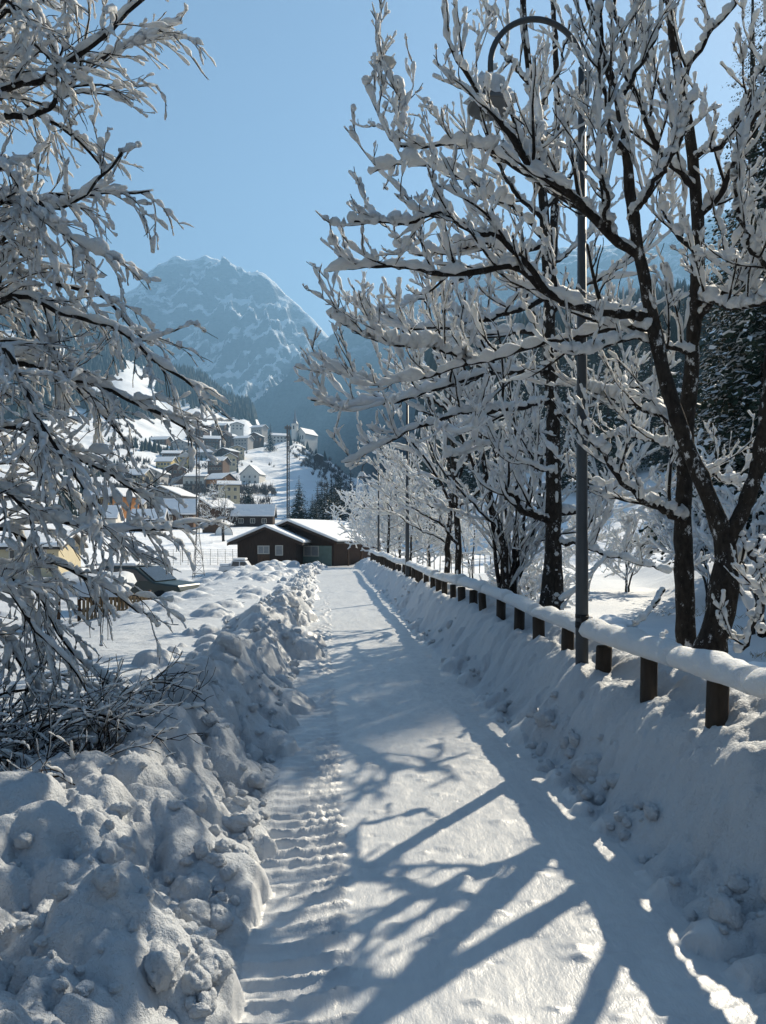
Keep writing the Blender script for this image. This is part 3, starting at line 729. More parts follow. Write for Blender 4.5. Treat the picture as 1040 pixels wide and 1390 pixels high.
    L = photo_limbs([
        ([(750, 708, Y3), (717, 697, 10.6), (692, 672, 10.4), (678, 652, 10.3)], .07, .045),
        ([(753, 700, Y3), (790, 690, 11.2), (830, 665, 11.6), (862, 618, 12), (880, 570, 12.2)], .05, .02),
        ([(755, 735, Y3), (802, 746, 10.3), (858, 764, 9.8), (905, 776, 9.5)], .035, .014),
        ([(748, 545, Y3), (692, 556, 10.3), (640, 560, 9.9), (590, 572, 9.6), (540, 592, 9.4), (500, 612, 9.3), (468, 628, 9.2)], .06, .018),
        ([(748, 505, Y3), (680, 505, 10.2), (612, 522, 9.7), (545, 546, 9.4), (482, 552, 9.2), (422, 545, 9.0)], .055, .016),
        ([(746, 455, Y3), (690, 452, 11.3), (622, 462, 11.8), (560, 452, 12.2), (505, 425, 12.4), (485, 400, 12.5)], .05, .016),
        ([(745, 405, Y3), (690, 425, 10.4), (622, 442, 10), (555, 440, 9.8), (515, 420, 9.7)], .05, .016),
        ([(741, 330, Y3), (690, 352, 10.8), (642, 372, 10.9), (582, 402, 11), (545, 410, 11)], .045, .015),
        ([(752, 565, Y3), (800, 545, 10.5), (850, 525, 10.2), (892, 530, 10.0)], .045, .015),
        ([(745, 425, Y3), (800, 385, 10.6), (850, 355, 10.4), (890, 300, 10.3)], .045, .015),
        ([(738, 285, Y3), (780, 232, 10.8), (802, 165, 10.9), (816, 80, 11)], .04, .014),
        ([(738, 300, Y3), (692, 252, 10.6), (662, 192, 10.4), (648, 120, 10.3)], .04, .014),
        ([(725, 160, 10.7), (760, 92, 10.6), (776, 25, 10.5)], .03, .013), ([(720, 120, 10.7), (682, 62, 10.6), (660, 0, 10.6)], .03, .013),
        ([(751, 620, Y3), (700, 610, 11.3), (655, 590, 11.7), (620, 560, 12)], .04, .014),
        ([(751, 640, Y3), (715, 630, 10.2), (680, 610, 9.8), (640, 600, 9.5), (600, 620, 9.3)], .035, .012),
        ([(746, 460, Y3), (710, 400, 11.3), (670, 360, 11.7), (640, 310, 12)], .035, .013),
        ([(742, 360, Y3), (790, 330, 11.4), (830, 280, 11.9)], .035, .013),
        ([(752, 480, Y3), (800, 470, 11.3), (850, 440, 11.8), (880, 400, 12)], .035, .013)])
    lev = [dict(STUBBY[0], dens=4.4, length=(1.15, .5), rmin=.0075), dict(STUBBY[1], dens=4.8, length=(.5, .26), rmin=.0055), dict(STUBBY[2], dens=4.5, length=(.22, .12))]
    sn = [dict(sr=.046, steep=.45, wind=0), dict(sr=.028, steep=.7, wind=0), dict(sr=.022, steep=.85, wind=.1), dict(sr=.017, steep=.9, wind=.2)]
    assemble(t, tr, thin(limbs_from(L, 28, .03, 8)), lev, sn, seed=13, trunk_snow=.025)

def multi_stem(base, label, stems, seed, scale=1., lv=None, sn=None, cat='tree', name='snowy_tree', group=None, barks=('bark', 'limb_bark', 'twig_bark'), first_trunk=1):
    t = tree_at(base, label, cat, name, group)
    tr = limbs_from(stems[:first_trunk], 40, .02, seed); lb = limbs_from(stems[first_trunk:] if len(stems) > first_trunk else stems, 26, .03, seed + 1)
    assemble(t, tr, lb, lv, sn, barks=barks, seed=seed + 2, trunk_snow=.02)
    return t

BUSHY = [dict(dens=3.4, start=.22, ang=(25, 50), length=(1.5, .5), n=8, up=.35, wig=.10, rr=.42, rmin=.009, flat=.1),
         dict(dens=4.0, start=.12, ang=(25, 50), length=(.55, .28), n=6, up=.3, wig=.14, rr=.6, rmin=.007, flat=.15),
         dict(dens=4.0, start=.15, ang=(30, 60), length=(.24, .13), n=4, up=.25, wig=.2, rr=.65, rmin=.0055, flat=.1)]
BUSHY_SNOW = [dict(sr=.032, steep=.35, wind=0), dict(sr=.026, steep=.65, wind=.1), dict(sr=.021, steep=.85, wind=.2), dict(sr=.017, steep=.9, wind=.3)]
FROST = [dict(dens=2.6, start=.2, ang=(30, 60), length=(1.9, .7), n=7, up=.3, wig=.1, rr=.5, rmin=.010, flat=.1),
         dict(dens=3.2, start=.1, ang=(30, 60), length=(.8, .4), n=5, up=.2, wig=.16, rr=.55, rmin=.008, flat=.15),
         dict(dens=3.6, start=.1, ang=(30, 60), length=(.35, .2), n=4, up=.15, wig=.2, rr=.6, rmin=.007, flat=.1)]
FROST_SNOW = [dict(sr=.05, steep=.4), dict(sr=.05, steep=.7), dict(sr=.045, steep=.85), dict(sr=.04, steep=.9)]

def generic_stems(base, height, rng, nst=1, spread=.15, r=.12, nl=14, low=.25):
    b = np.array(base, float); out = []
    for k in range(nst):
        a = rng.uniform(0, 2 * math.pi); lean = spread * rng.uniform(.3, 1) * (k > 0 or .3)
        h = height * rng.uniform(.8, 1); p = [b + np.array([math.cos(a) * .12 * (nst > 1), math.sin(a) * .12 * (nst > 1), -.1])]
        for i in range(1, 6):
            f = i / 5; p.append(b + np.array([math.cos(a) * lean * h * f ** 1.3, math.sin(a) * lean * h * f ** 1.3, h * f]) + rng.normal(size=3) * .05 * height * .3 * f)
        out.append((p, r * (1 if k == 0 else .7), .015))
    main = list(out)
    for k in range(nl):
        src = resample(main[k % nst][0], 20); f = low + (1 - low) * (k + rng.random()) / nl * .92; p0 = src[int(f * 19)]
        a = rng.uniform(0, 2 * math.pi); l = height * (.42 * (1 - f) + .10) * rng.uniform(.7, 1.2); d = np.array([math.cos(a), math.sin(a), .45])
        out.append(([p0, p0 + d * l * .4, p0 + d * l * .75 + np.array([0, 0, l * .06]), p0 + d * l + np.array([0, 0, l * .22])], r * .38 * (1 - .6 * f), .01))
    return out

def path_trees():
    rng = np.random.default_rng(77)
    # the clump of stems between the tall tree and the sunlit trees
    def st(pts, r0, r1=.02): return ([at(*p) for p in pts], r0, r1)
    def gnd(px, py, Y): p = at(px, py, Y); p[2] = Hz(p[0], p[1]) - .1; return p
    b = gnd(690, 806, 13.9)
    S = [([b, at(683, 740, 13.7), at(668, 680, 13.6), at(652, 600, 13.5), at(640, 500, 13.4), at(632, 400, 13.3)], .065, .02)]
    for pts, r in [(((700, 700, 14.1), (702, 610, 14.2), (692, 520, 14.3), (690, 420, 14.4)), .055), (((722, 720, 13.9), (733, 640, 13.9), (728, 560, 13.9), (722, 470, 13.9)), .045),
                   (((668, 700, 13.7), (650, 650, 13.5), (625, 590, 13.3), (600, 520, 13.1), (590, 450, 13.0)), .045), (((705, 740, 13.7), (715, 690, 13.3), (722, 640, 13.0), (715, 580, 12.8)), .035),
                   (((690, 730, 14.3), (682, 660, 14.9), (668, 580, 15.3), (660, 480, 15.5)), .045), (((712, 740, 14.1), (740, 690, 14.5), (762, 640, 14.8), (780, 570, 15.0)), .04),
                   (((676, 730, 13.7), (655, 700, 13.3), (630, 670, 13.0), (600, 640, 12.8), (580, 600, 12.7)), .035), (((718, 750, 14.1), (750, 730, 13.9), (790, 720, 13.7), (820, 690, 13.7)), .03)]:
        S.append(([b + rng.normal(size=3) * [.15, .15, 0]] + [at(*p) for p in pts], r, .015))
    multi_stem(b, 'clump of dark leaning stems thick with snowy twigs, past the tall tree', S, 31, lv=BUSHY, sn=BUSHY_SNOW)
    b = gnd(622, 800, 15.0)
    S = [([b, at(621, 720, 15.0), at(617, 640, 15.0), at(611, 560, 14.9), at(604, 470, 14.9), at(600, 400, 14.8)], .07, .02)]
    for pts, r in [(((621, 700, 15.0), (600, 660, 14.7), (575, 620, 14.5), (550, 590, 14.3)), .032), (((618, 660, 15.0), (640, 610, 15.3), (660, 560, 15.5), (675, 500, 15.7)), .032),
                   (((614, 600, 15.0), (590, 560, 15.2), (570, 510, 15.4), (560, 460, 15.5)), .032), (((608, 520, 14.9), (630, 470, 14.7), (645, 420, 14.5)), .028),
                   (((620, 690, 15.0), (645, 670, 14.5), (665, 650, 14.2), (690, 640, 14.0)), .028), (((611, 560, 14.9), (585, 540, 14.5), (560, 540, 14.2), (535, 555, 14.0)), .028),
                   (((605, 480, 14.9), (585, 440, 14.9), (575, 400, 14.9)), .028), (((622, 740, 15.0), (600, 715, 14.7), (580, 700, 14.5), (560, 690, 14.4)), .03)]:
        S.append(([at(*p) for p in pts], r, .015))
    multi_stem(b, 'dark straight-stemmed tree standing between the leaning clump and the second lamp post', S, 41, lv=BUSHY, sn=BUSHY_SNOW)
    b = gnd(608, 800, 15.9)
    multi_stem(b, 'thin snowy sapling close behind the straight dark stem at the fence', generic_stems(b, 4.6, rng, 1, .1, .07, 10, .3), 51, lv=BUSHY, sn=BUSHY_SNOW)
    specs = [(527, 48, 7.4, 'sunlit frosted tree nearest the second lamp post, creamy with rime'), (557, 50, 8.2, 'sunlit frosted tree behind the second lamp post, leaning over the fence'),
             (543, 56, 8.6, 'sunlit frosted tree with twin stems behind the far fence posts'), (511, 60, 6.5, 'small sunlit frosted tree at the bend of the path'),
             (583, 53, 7.0, 'frosted tree beside the far footbridge railing')]
    for i, (px, Y, h, lab) in enumerate(specs):
        x = (px - CX) / F * Y; x = max(x, float(xc(Y)) + 2.15); b = np.array([x, Y, Hz(x, Y)])
        multi_stem(b, lab, generic_stems(b, h, rng, 2 if i == 2 else 1, .25, .10, 15, .2), 60 + 5 * i, lv=FROST, sn=FROST_SNOW, group='frosted trees along the path')
    # shrubs and trees over the stream
    for i, (px, py, Y, h, lab, n) in enumerate([(722, 770, 24, 2.0, 'pale frosted shrub on the bank behind the tall dark stem', 5), (790, 760, 44, 5.0, 'frosted tree across the stream, right of the tall lamp post', 2),
                                              (850, 750, 40, 4.5, 'low frosted tree across the stream with spreading boughs', 3), (965, 730, 26, 4.6, 'sunlit rimed tree across the stream behind the forked trunk', 3),
                                              (1030, 760, 19, 3.6, 'snow-bowed shrub on the far bank near the picture edge', 4), (690, 745, 52, 6.0, 'tall frosted tree beyond the stream bend', 2), (640, 740, 58, 6.5, 'round frosted tree behind the footbridge', 2)]):
        p = at(px, py, Y); b = np.array([p[0], Y, Hz(p[0], Y)])
        multi_stem(b, lab.replace(' near the picture edge', ' beside the drooping bough'), generic_stems(b, h, rng, n, .5 if n > 2 else .25, .07, 13, .15), 100 + 5 * i, lv=FROST, sn=FROST_SNOW, group='frosted growth along the stream', cat='shrub' if h < 4 else 'tree', name='frosted_shrub' if h < 4 else 'frosted_tree')
    for i, (px, Y, h, lab) in enumerate([(486, 76, 7.0, 'frosted tree beside the eave of the larger cabin'), (303, 100, 7.5, 'bare hazy birch in front of the brown chalet')]):
        x = (px - CX) / F * Y; b = np.array([x, Y, Hz(x, Y)])
        multi_stem(b, lab, generic_stems(b, h, rng, 2, .25, .12, 14, .15), 160 + 5 * i, lv=[dict(q, dens=q['dens'] * .75, length=(q['length'][0] * 1.2, q['length'][1] * 1.3), rmin=.014) for q in FROST], sn=[dict(q, sr=q['sr'] * (.4 if i == 1 else 1.3)) for q in FROST_SNOW], group='frosted trees by the cabins', name='frosted_tree')

def left_tree():
    E = -140
    b = np.array([-3.45, 5.4, Hz(-3.45, 5.4) - .1])
    t = tree_at(b, 'huge drooping tree loaded with slabs of snow, overhanging the field beside the path')
    tr = limbs_from([([b, (-3.4, 5.4, 1.2), (-3.5, 5.45, 2.6), (-3.4, 5.4, 4.2), (-3.55, 5.4, 6.2), (-3.5, 5.4, 8)], .17, .06)], 50, .01, 200)
    def T(z): return ('w', -3.45, 5.4, z)
    raw = [([T(2.0), (-20, 182, 5), (80, 108, 4.8), (150, 50, 4.7), (212, -8, 4.6)], .036, .012),
           ([(20, 158, 4.95), (75, 150, 5), (130, 90, 5), (190, 60, 5), (246, 38, 5)], .02, .006),
           ([T(2.2), (-20, 300, 4.8), (90, 282, 4.7), (140, 250, 4.6), (178, 206, 4.6)], .028, .008),
           ([T(2.6), (40, 300, 5.2), (130, 268, 5.2), (216, 262, 5.2)], .024, .007),
           ([T(3.2), (-10, 60, 5.2), (55, 15, 5.3), (100, -50, 5.4)], .03, .010),
           ([T(2.0), (0, 420, 4.9), (100, 425, 4.8), (170, 450, 4.75), (230, 492, 4.7), (284, 528, 4.7)], .032, .009),
           ([T(1.6), (0, 508, 5.0), (100, 512, 4.9), (170, 530, 4.8), (230, 560, 4.8), (272, 588, 4.8)], .030, .009),
           ([T(1.2), (0, 672, 5.0), (60, 700, 4.9), (140, 716, 4.8), (242, 722, 4.7)], .026, .007),
           ([T(1.7), (0, 588, 5.3), (80, 600, 5.2), (160, 640, 5.1), (228, 692, 5.1)], .026, .008),
           ([T(1.0), (0, 720, 5.2), (80, 762, 5.1), (150, 792, 5.0), (205, 832, 5)], .026, .008),
           ([T(.8), (0, 800, 4.8), (60, 852, 4.7), (110, 905, 4.7), (150, 962, 4.7)], .024, .007),
           ([T(2.6), (0, 342, 5.4), (80, 380, 5.3), (150, 402, 5.2), (208, 466, 5.1)], .028, .008),
           ([T(3.6), (-20, 110, 5.6), (60, 150, 5.5), (120, 192, 5.4), (160, 240, 5.4)], .028, .008),
           ([T(4.0), (-40, 0, 5.6), (40, -50, 5.6), (90, -130, 5.7)], .028, .009),
           ([T(3.6), (0, 20, 4.8), (60, 60, 4.7), (100, 110, 4.7)], .024, .007),
           ([T(2.9), (0, 240, 4.6), (60, 290, 4.5), (120, 330, 4.5), (170, 350, 4.5)], .026, .008),
           ([T(2.4), (0, 400, 5.6), (70, 470, 5.6), (130, 540, 5.6), (190, 600, 5.6)], .026, .008),
           ([T(1.8), (0, 480, 4.5), (60, 560, 4.4), (110, 640, 4.4), (150, 700, 4.4)], .024, .008),
           ([T(1.4), (0, 620, 5.6), (70, 640, 5.6), (130, 690, 5.6), (200, 760, 5.6)], .024, .008),
           ([T(1.2), (0, 780, 5.5), (60, 800, 5.4), (100, 870, 5.3), (160, 930, 5.3)], .022, .007),
           ([T(.9), (0, 860, 5.0), (60, 930, 4.9), (120, 985, 4.8), (175, 1000, 4.8)], .022, .007),
           ([T(4.4), (-60, -60, 5.2), (20, -20, 5.1), (70, 30, 5.0), (95, 95, 5)], .026, .007),
           ([T(5.0), (-60, -160, 5.0), (20, -120, 5.0), (80, -60, 4.9), (110, 0, 4.9)], .026, .007)]
    ctrl = []
    for pts, r0, r1 in raw:
        ctrl.append(([np.array(p[1:], float) if p[0] == 'w' else at(p[0] - 13, p[1], p[2]) for p in pts], r0, r1))
    lv = [dict(dens=8.8, start=.16, ang=(16, 48), length=(.78, .22), n=10, up=-.42, wig=.075, rr=.45, rmin=.0046, flat=.2, endk=.45),
          dict(dens=10.5, start=.12, ang=(16, 46), length=(.34, .18), n=7, up=-.30, wig=.085, rr=.6, rmin=.0034, flat=.15, endk=.55),
          dict(dens=6, start=.2, ang=(20, 50), length=(.15, .09), n=4, up=-.1, wig=.12, rr=.7, rmin=.0028, flat=.1)]
    sn = [dict(sr=.026, lump=.5, gap=.08, steep=.5, wind=-.25), dict(sr=.0155, lump=.55, gap=.12, steep=.85, wind=-.3), dict(sr=.0108, lump=.6, gap=.14, steep=.9, wind=-.3, skip=.15), dict(sr=.0082, lump=.5, steep=.9, wind=-.3, skip=.4)]
    lv_all = assemble(t, tr, limbs_from(ctrl, 28, .015, 201), lv, sn, barks=('bark', 'limb_bark', 'twig_bark'), seed=202, trunk_snow=.02)
    # slabs where neighbouring twigs carry one hanging sheet of snow
    rng = np.random.default_rng(203); L1 = lv_all[1]; m = (rng.random(len(L1.P)) < .16) & (L1.len() > .55); x = L1.pick(m); x = Br(x.P[:, 1:], x.R[:, 1:], x.T)
    V, Q = snow_on(rng, x, .032, .45, .08, -.5, .95, 8, 3)
    nb = len(x.P); V = V.reshape(nb, -1, 3); per = V.shape[1]; Q = Q.reshape(nb, -1, 4)[0]
    for i in range(min(nb, 90)): mesh_np('snow_slab', V[i], Q, M['bough'], t, org=np.array(t.location))
    # tangled bush at its foot
    b = np.array([-2.45, 4.5, Hz(-2.45, 4.5)])
    S = []
    for k in range(26):
        p0 = b + np.array([rng.uniform(-.5, .55), rng.uniform(-.5, .6), -.1]); a = rng.uniform(-1.3, 1.5); l = rng.uniform(.5, 1.15); hz = rng.uniform(.35, .85)
        d = np.array([math.cos(a), math.sin(a) * .8, 0]); top = np.array([0, 0, hz * l])
        S.append(([p0, p0 + d * l * .25 + top * .6, p0 + d * l * .6 + top * .95, p0 + d * l + top * rng.uniform(.5, 1.0)], .013, .005))
    lvb = [dict(dens=11, start=.12, ang=(20, 55), length=(.50, .26), n=7, up=.04, wig=.12, rr=.5, rmin=.0034, flat=.1), dict(dens=11, start=.1, ang=(25, 60), length=(.22, .12), n=5, up=.02, wig=.15, rr=.6, rmin=.0028, flat=.1)]
    snb = [dict(sr=.012, gap=.2, steep=.4, wind=-.5, skip=.2), dict(sr=.0085, gap=.25, steep=.5, skip=.35, wind=-.5), dict(sr=.0065, gap=.2, skip=.5, wind=-.5)]
    bt = tree_at(b, 'low tangle of brown twigs dusted with snow at the foot of the snow bank', 'bush', 'tangled_bush')
    assemble(bt, limbs_from(S[:1], 20, .01, 205), limbs_from(S[1:], 18, .015, 206), lvb, snb, barks=('twig_bark', 'twig_bark', 'twig_bark'), seed=207, trunk_snow=.015, per_limb=False)

# ------------------------------------------------------------------ conifers
def conifer_mesh(rng, h, rad, tiers, boughs, sprays, droop=.35, low=.08, snowp=.6, size=1., ragged=.25):
    """quads of needle sprays, and snow lying on them"""
    nv, nq, sv, sq = [], [], [], []
    def quad(lst, q, p, a, b):
        k = len(lst) * 4; lst.append(np.array([p - b * .5, p + a * .55 - b * .7, p + a, p + a * .55 + b * .7]))
    for i in range(tiers):
        f = i / (tiers - 1); z = h * (low + (1 - low) * f); L = rad * (1 - f) ** .85 * rng.uniform(.85, 1.1) + .03 * rad
        nb = max(4, int(boughs * (.5 + .5 * (1 - f))))
        a0 = rng.uniform(0, 6.28)
        for b in range(nb):
            if rng.random() < .10: continue
            a = a0 + 6.283 * b / nb + rng.normal() * .15; l = L * rng.uniform(1 - ragged, 1 + ragged * .6)
            d = np.array([math.cos(a), math.sin(a), 0]); s = np.array([-d[1], d[0], 0])
            ns = max(3, int(sprays * (.35 + .65 * (1 - f)))); load = min(1.3, 2.6 * rng.random() ** 1.6)
            for k in range(ns):
                u = (k + rng.random()) / ns
                p = d * l * u + np.array([0, 0, z - droop * l * (u ** 1.4) + .10 * l * u ** 3 + rng.normal() * .05 * l])
                sd = rng.choice([-1, 1]); w = l * .34 * (1 - .55 * u) * size * rng.uniform(.6, 1.2)
                dirv = d * rng.uniform(.4, .9) + s * sd * rng.uniform(.2, 1.0) + np.array([0, 0, rng.uniform(-.75, .05)])
                dirv = dirv / np.linalg.norm(dirv); wid = np.cross(dirv, np.array([0, 0, 1.]) + .6 * rng.normal(size=3)); wid = wid / (np.linalg.norm(wid) + 1e-6)
                quad(nv, nq, p, dirv * w, wid * w * .42)
                if rng.random() < snowp * load * (.35 + 1.1 * u):
                    quad(sv, sq, p + np.array([0, 0, .045 * w + .02]), dirv * w * 1.1 + np.array([0, 0, .05 * w]), wid * w * .55)
    def pack(l):
        V = np.vstack(l); return V, np.arange(len(V), dtype=np.int32).reshape(-1, 4)
    return pack(nv), pack(sv) if sv else None

def conifer(name, label, cat, group, rng, h, rad, tiers, boughs, sprays, mat='needles', **k):
    t = thing(name, label, cat, (0, 0, 0), 0, group)
    (V, Q), S = conifer_mesh(rng, h, rad, tiers, boughs, sprays, **k)
    MB().tube([(0, 0, -.6), (0, 0, h * .5), (0, 0, h * .98)], [h * .016, h * .010, .015], 8).build('trunk', M['bark'], t, True)
    c = mesh_np('crown', V, Q, M[mat], t, smooth=False)
    if S: mesh_np('snow_cover', S[0], S[1], M['roof_snow'], c, smooth=False)
    return t

def conifers():
    rng = np.random.default_rng(9)
    fg = 'spruces of the dark forest on the shaded slope'; fl = 'snow-dusted dark spruce standing in the forest on the shaded slope across the stream'
    protos = [conifer('spruce_tree', fl, 'spruce', fg, rng, 18, 3.4, 30, 12, 12, snowp=.3), conifer('spruce_tree', fl, 'spruce', fg, rng, 20, 3.2, 32, 12, 12, snowp=.28), conifer('spruce_tree', fl, 'spruce', fg, rng, 16, 3.0, 28, 12, 12, snowp=.32)]
    used = 0; spots = []
    while len(spots) < 150:
        y = rng.uniform(78, 200); x = rng.uniform(.05, .62) * y
        d = (x - 21) * .6 + (y - 72) * .8
        if x < 9 or d < 32 + 5 * math.sin(x * .2) + 9 * (x < 25): continue
        if any((x - a) ** 2 + (y - b_) ** 2 < 9 for a, b_ in spots): continue
        spots.append((x, y))
    spots.sort(key=lambda p: p[1])
    for i, (x, y) in enumerate(spots):
        p = protos[i % 3]; s = rng.uniform(.75, 1.2); loc = (x, y, Hz(x, y) - .2); rz = rng.uniform(0, 6.28)
        if i < 3: p.location = loc; p.rotation_euler[2] = rz; p.scale = (s, s, s * 1.1)
        else: copy_thing(p, loc, rz, (s, s * rng.uniform(.95, 1.2)))
    # big conifers across the stream, whose shade lies over the path
    e = conifer('larch_tree', 'shaggy brown-green conifer rising past the forked trunk, across the stream', 'conifer', None, rng, 25, 3.5, 60, 12, 75, mat='larch_needles', snowp=.34, size=.32, droop=.5, ragged=.4)
    e.location = (14.6, 30.4, Hz(14.6, 30.4) - .2)
    for i, (x, y, hh, lab) in enumerate([(18.2, 34.9, 25, 'tall spruce just behind the shaggy conifer'), (19.6, 37.9, 26, 'tall spruce standing clear behind the shaggy conifer'), (20.8, 36.2, 25, 'tall spruce half hidden by the shaggy conifer'), (21.5, 40.5, 25, 'tall spruce farthest up the slope behind the shaggy conifer'), (14.0, 27.9, 24.0, 'slimmer spruce beside the shaggy conifer, nearest the water'), (15.7, 29.4, 25.0, 'tall spruce between the slimmer spruce and the shaggy conifer')]):
        if i in (0, 1): c = near = conifer('spruce_tree', lab, 'spruce', None, rng, 25, 4.0, 50, 13, 46, snowp=.42, size=.42); nears = [near] if i == 0 else nears + [near]; c.location = (x, y, Hz(x, y) - .2); c.scale = (1, 1, hh / 25)
        else: c = copy_thing(nears[i % 2], (x, y, Hz(x, y) - .2), i * 1.7, (.9 if i == 3 else 1, hh / 25), lab)
        c['group'] = 'tall spruces beside the shaggy conifer'
    # spruces of the village
    vg = 'spruces clustered above the cabins'; q = [conifer('spruce_tree', 'x', 'spruce', vg, rng, 10, 2.5, 26, 13, 15, snowp=.22), conifer('spruce_tree', 'x', 'spruce', vg, rng, 10, 2.1, 26, 12, 15, snowp=.2)]
    used = [0, 0]
    def place(k, px, py, top, Y, lab, grp):
        p = at(px, py, Y); z = Hz(p[0], Y); h = CH - (top - HY) / F * Y - z; s = h / 10
        if not used[k]: o = q[k]; used[k] = 1; o.location = (p[0], Y, z - .1); o.scale = (s * 1.3, s * 1.3, s * 1.08); o['label'] = lab
        else: o = copy_thing(q[k], (p[0], Y, z - .1), rng.uniform(0, 6.28), (s * 1.3, s * 1.08), lab)
        if grp: o['group'] = grp
        elif 'group' in o: del o['group']
    gl = 'snow-laden spruce in the dense group above the larger cabin'
    for px, top, Y in [(424, 672, 150), (431, 655, 165), (437, 648, 160), (444, 652, 150), (450, 645, 175), (456, 655, 155), (462, 650, 168), (469, 662, 150), (474, 668, 160), (441, 662, 140), (453, 668, 138), (465, 676, 140), (429, 682, 140)]:
        place(px % 2, px, 700, top, Y, gl, vg)
    for px, top, Y, lab in [(406, 648, 170, 'slim dark spruce alone beside the tall mast'), (338, 650, 235, 'broad dark spruce behind the long blue-roofed shed'), (367, 576, 600, 'pair-topped dark spruce high in the village below the church'),
                            (460, 634, 300, 'spruce on the slope behind the group, the left of two'), (476, 638, 300, 'spruce on the slope behind the group beside the frosted tree'), (496, 650, 250, 'dark spruce just past the frosted tree at the cabin'), (211, 640, 260, 'dark spruce beside the grey tenement house'), (128, 640, 240, 'dark spruce behind the yellow house')]:
        place(px % 2, px, 700, top, Y, lab, None)
    # woods on the hillsides: too many to count
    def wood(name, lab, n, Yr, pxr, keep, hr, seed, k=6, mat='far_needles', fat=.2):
        g = np.random.default_rng(seed); m = n * 8
        Y = Yr[0] * np.exp(g.random(m) * math.log(Yr[1] / Yr[0])); px = g.uniform(*pxr, m); x = (px - CX) / F * Y; z = H(x, Y)
        ok = np.nonzero(g.random(m) < keep(px, x, Y, z, HY - (z - CH) / Y * F))[0][:n]
        x, Y, z, px = x[ok], Y[ok], z[ok], px[ok]; c = len(ok); row = HY - (z - CH) / Y * F
        h = g.uniform(*hr, c) * np.where((px < 480) & (row > 575), .6, 1); r = h * fat
        a = np.arange(k)[None] * 6.283 / k + g.random((c, 1)) * 6; rj = r[:, None] * g.uniform(.6, 1.3, (c, k))
        if fat > .3:
            m = 22; A = g.uniform(0, 6.283, (c, m)); tilt = g.uniform(.05, .75, (c, m)); ln = h[:, None] * g.uniform(.5, 1, (c, m)); off = g.normal(size=(c, m, 2)) * h[:, None, None] * .13
            P0 = np.stack([x[:, None] + off[..., 0], Y[:, None] + off[..., 1], np.repeat(z[:, None], m, 1) - .3 + ln * g.uniform(0, .3, (c, m))], 2)
            dr = np.stack([np.cos(A) * np.sin(tilt), np.sin(A) * np.sin(tilt), np.cos(tilt)], 2); wd = np.stack([-np.sin(A), np.cos(A), 0 * A], 2) * (.05 * h)[:, None, None]
            V = np.concatenate([P0 + dr * ln[..., None] * .45 - wd, P0, P0 + dr * ln[..., None] * .45 + wd, P0 + dr * ln[..., None]], 2).reshape(-1, 3)
            tag(mesh_np(name, V, np.arange(len(V)).reshape(-1, 4)[:, [0, 1, 2, 3]], M[mat], smooth=False), lab, 'forest', kind='stuff'); return
        ring = np.stack([x[:, None] + rj * np.cos(a), Y[:, None] + rj * np.sin(a), (z - .5)[:, None] + h[:, None] * g.uniform(0, .2, (c, k))], 2)
        mid = np.stack([x[:, None] + rj * .62 * np.cos(a + .5), Y[:, None] + rj * .62 * np.sin(a + .5), z[:, None] + h[:, None] * g.uniform(.36, .5, (c, k))], 2)
        top = np.stack([x, Y, z - 1 + h], 1)[:, None]
        V = np.concatenate([ring, mid, top], 1); b = (np.arange(c) * (2 * k + 1))[:, None]; j = np.arange(k)[None]; j2 = (j + 1) % k
        Q = np.concatenate([np.stack([b + j, b + j2, b + k + j], 2), np.stack([b + j2, b + k + j2, b + k + j], 2), np.stack([b + k + j, b + k + j2, b + 2 * k + 0 * j], 2)], 1).reshape(-1, 3)
        tag(mesh_np(name, V.reshape(-1, 3), Q, M[mat], smooth=False), lab, 'forest', kind='stuff')
    def k1(px, x, Y, z, row):
        ridge = np.interp(px, [-200, 0, 100, 150, 200, 250, 300, 340, 380, 420, 480], [400, 407, 435, 455, 480, 505, 525, 545, 556, 580, 620])
        d = sst(.44, .56, .5 + .5 * fbm(x / 110, Y / 160, 301, 3) + .30 * np.exp(-((row - ridge) / 26) ** 2) - np.where(row > 570, .2, .04))
        return np.where((px > 395) & (Y < 720), .03 * d, d)
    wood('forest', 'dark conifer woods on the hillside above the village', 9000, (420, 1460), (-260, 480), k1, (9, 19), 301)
    def k2(px, x, Y, z, row):
        d = (x - 21) * .6 + (Y - 72) * .8
        return np.where(d > 60, 1., 0.) * sst(.3, .45, .5 + .5 * fbm(x / 90, Y / 90, 305, 3) + .1)
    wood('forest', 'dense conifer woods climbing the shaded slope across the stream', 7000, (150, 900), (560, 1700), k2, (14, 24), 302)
    g = np.random.default_rng(310); V, Q, b = [], [], 0  # conifers added out of view to cut the sky light reaching the shade
    for k in range(230):
        a = g.uniform(math.radians(56), math.radians(300)); d = g.uniform(12, 42); x, y = d * math.sin(a), d * math.cos(a)
        if abs(x - float(xc(y))) < 4 or y > 8 and x < 15 or x > 0 and x - float(xc(y)) < 10 and y > -8: continue
        (v, q), _ = conifer_mesh(g, g.uniform(15, 24), g.uniform(2.6, 4), 11, 7, 4, size=1.6, snowp=0); V.append(v + [x, y, Hz(x, y) - .2]); Q.append(q + b); b += len(v)
    tag(mesh_np('forest', np.vstack(V), np.vstack(Q), M['needles'], smooth=False), 'unseen tall dark conifer wood added behind and beside the viewpoint to deepen the shade', 'forest', kind='stuff')
    def k3(px, x, Y, z, row): return sst(.5, .62, .5 + .5 * fbm(x / 60, Y / 60, 306, 3)) * (row > 560) * (px < 325)
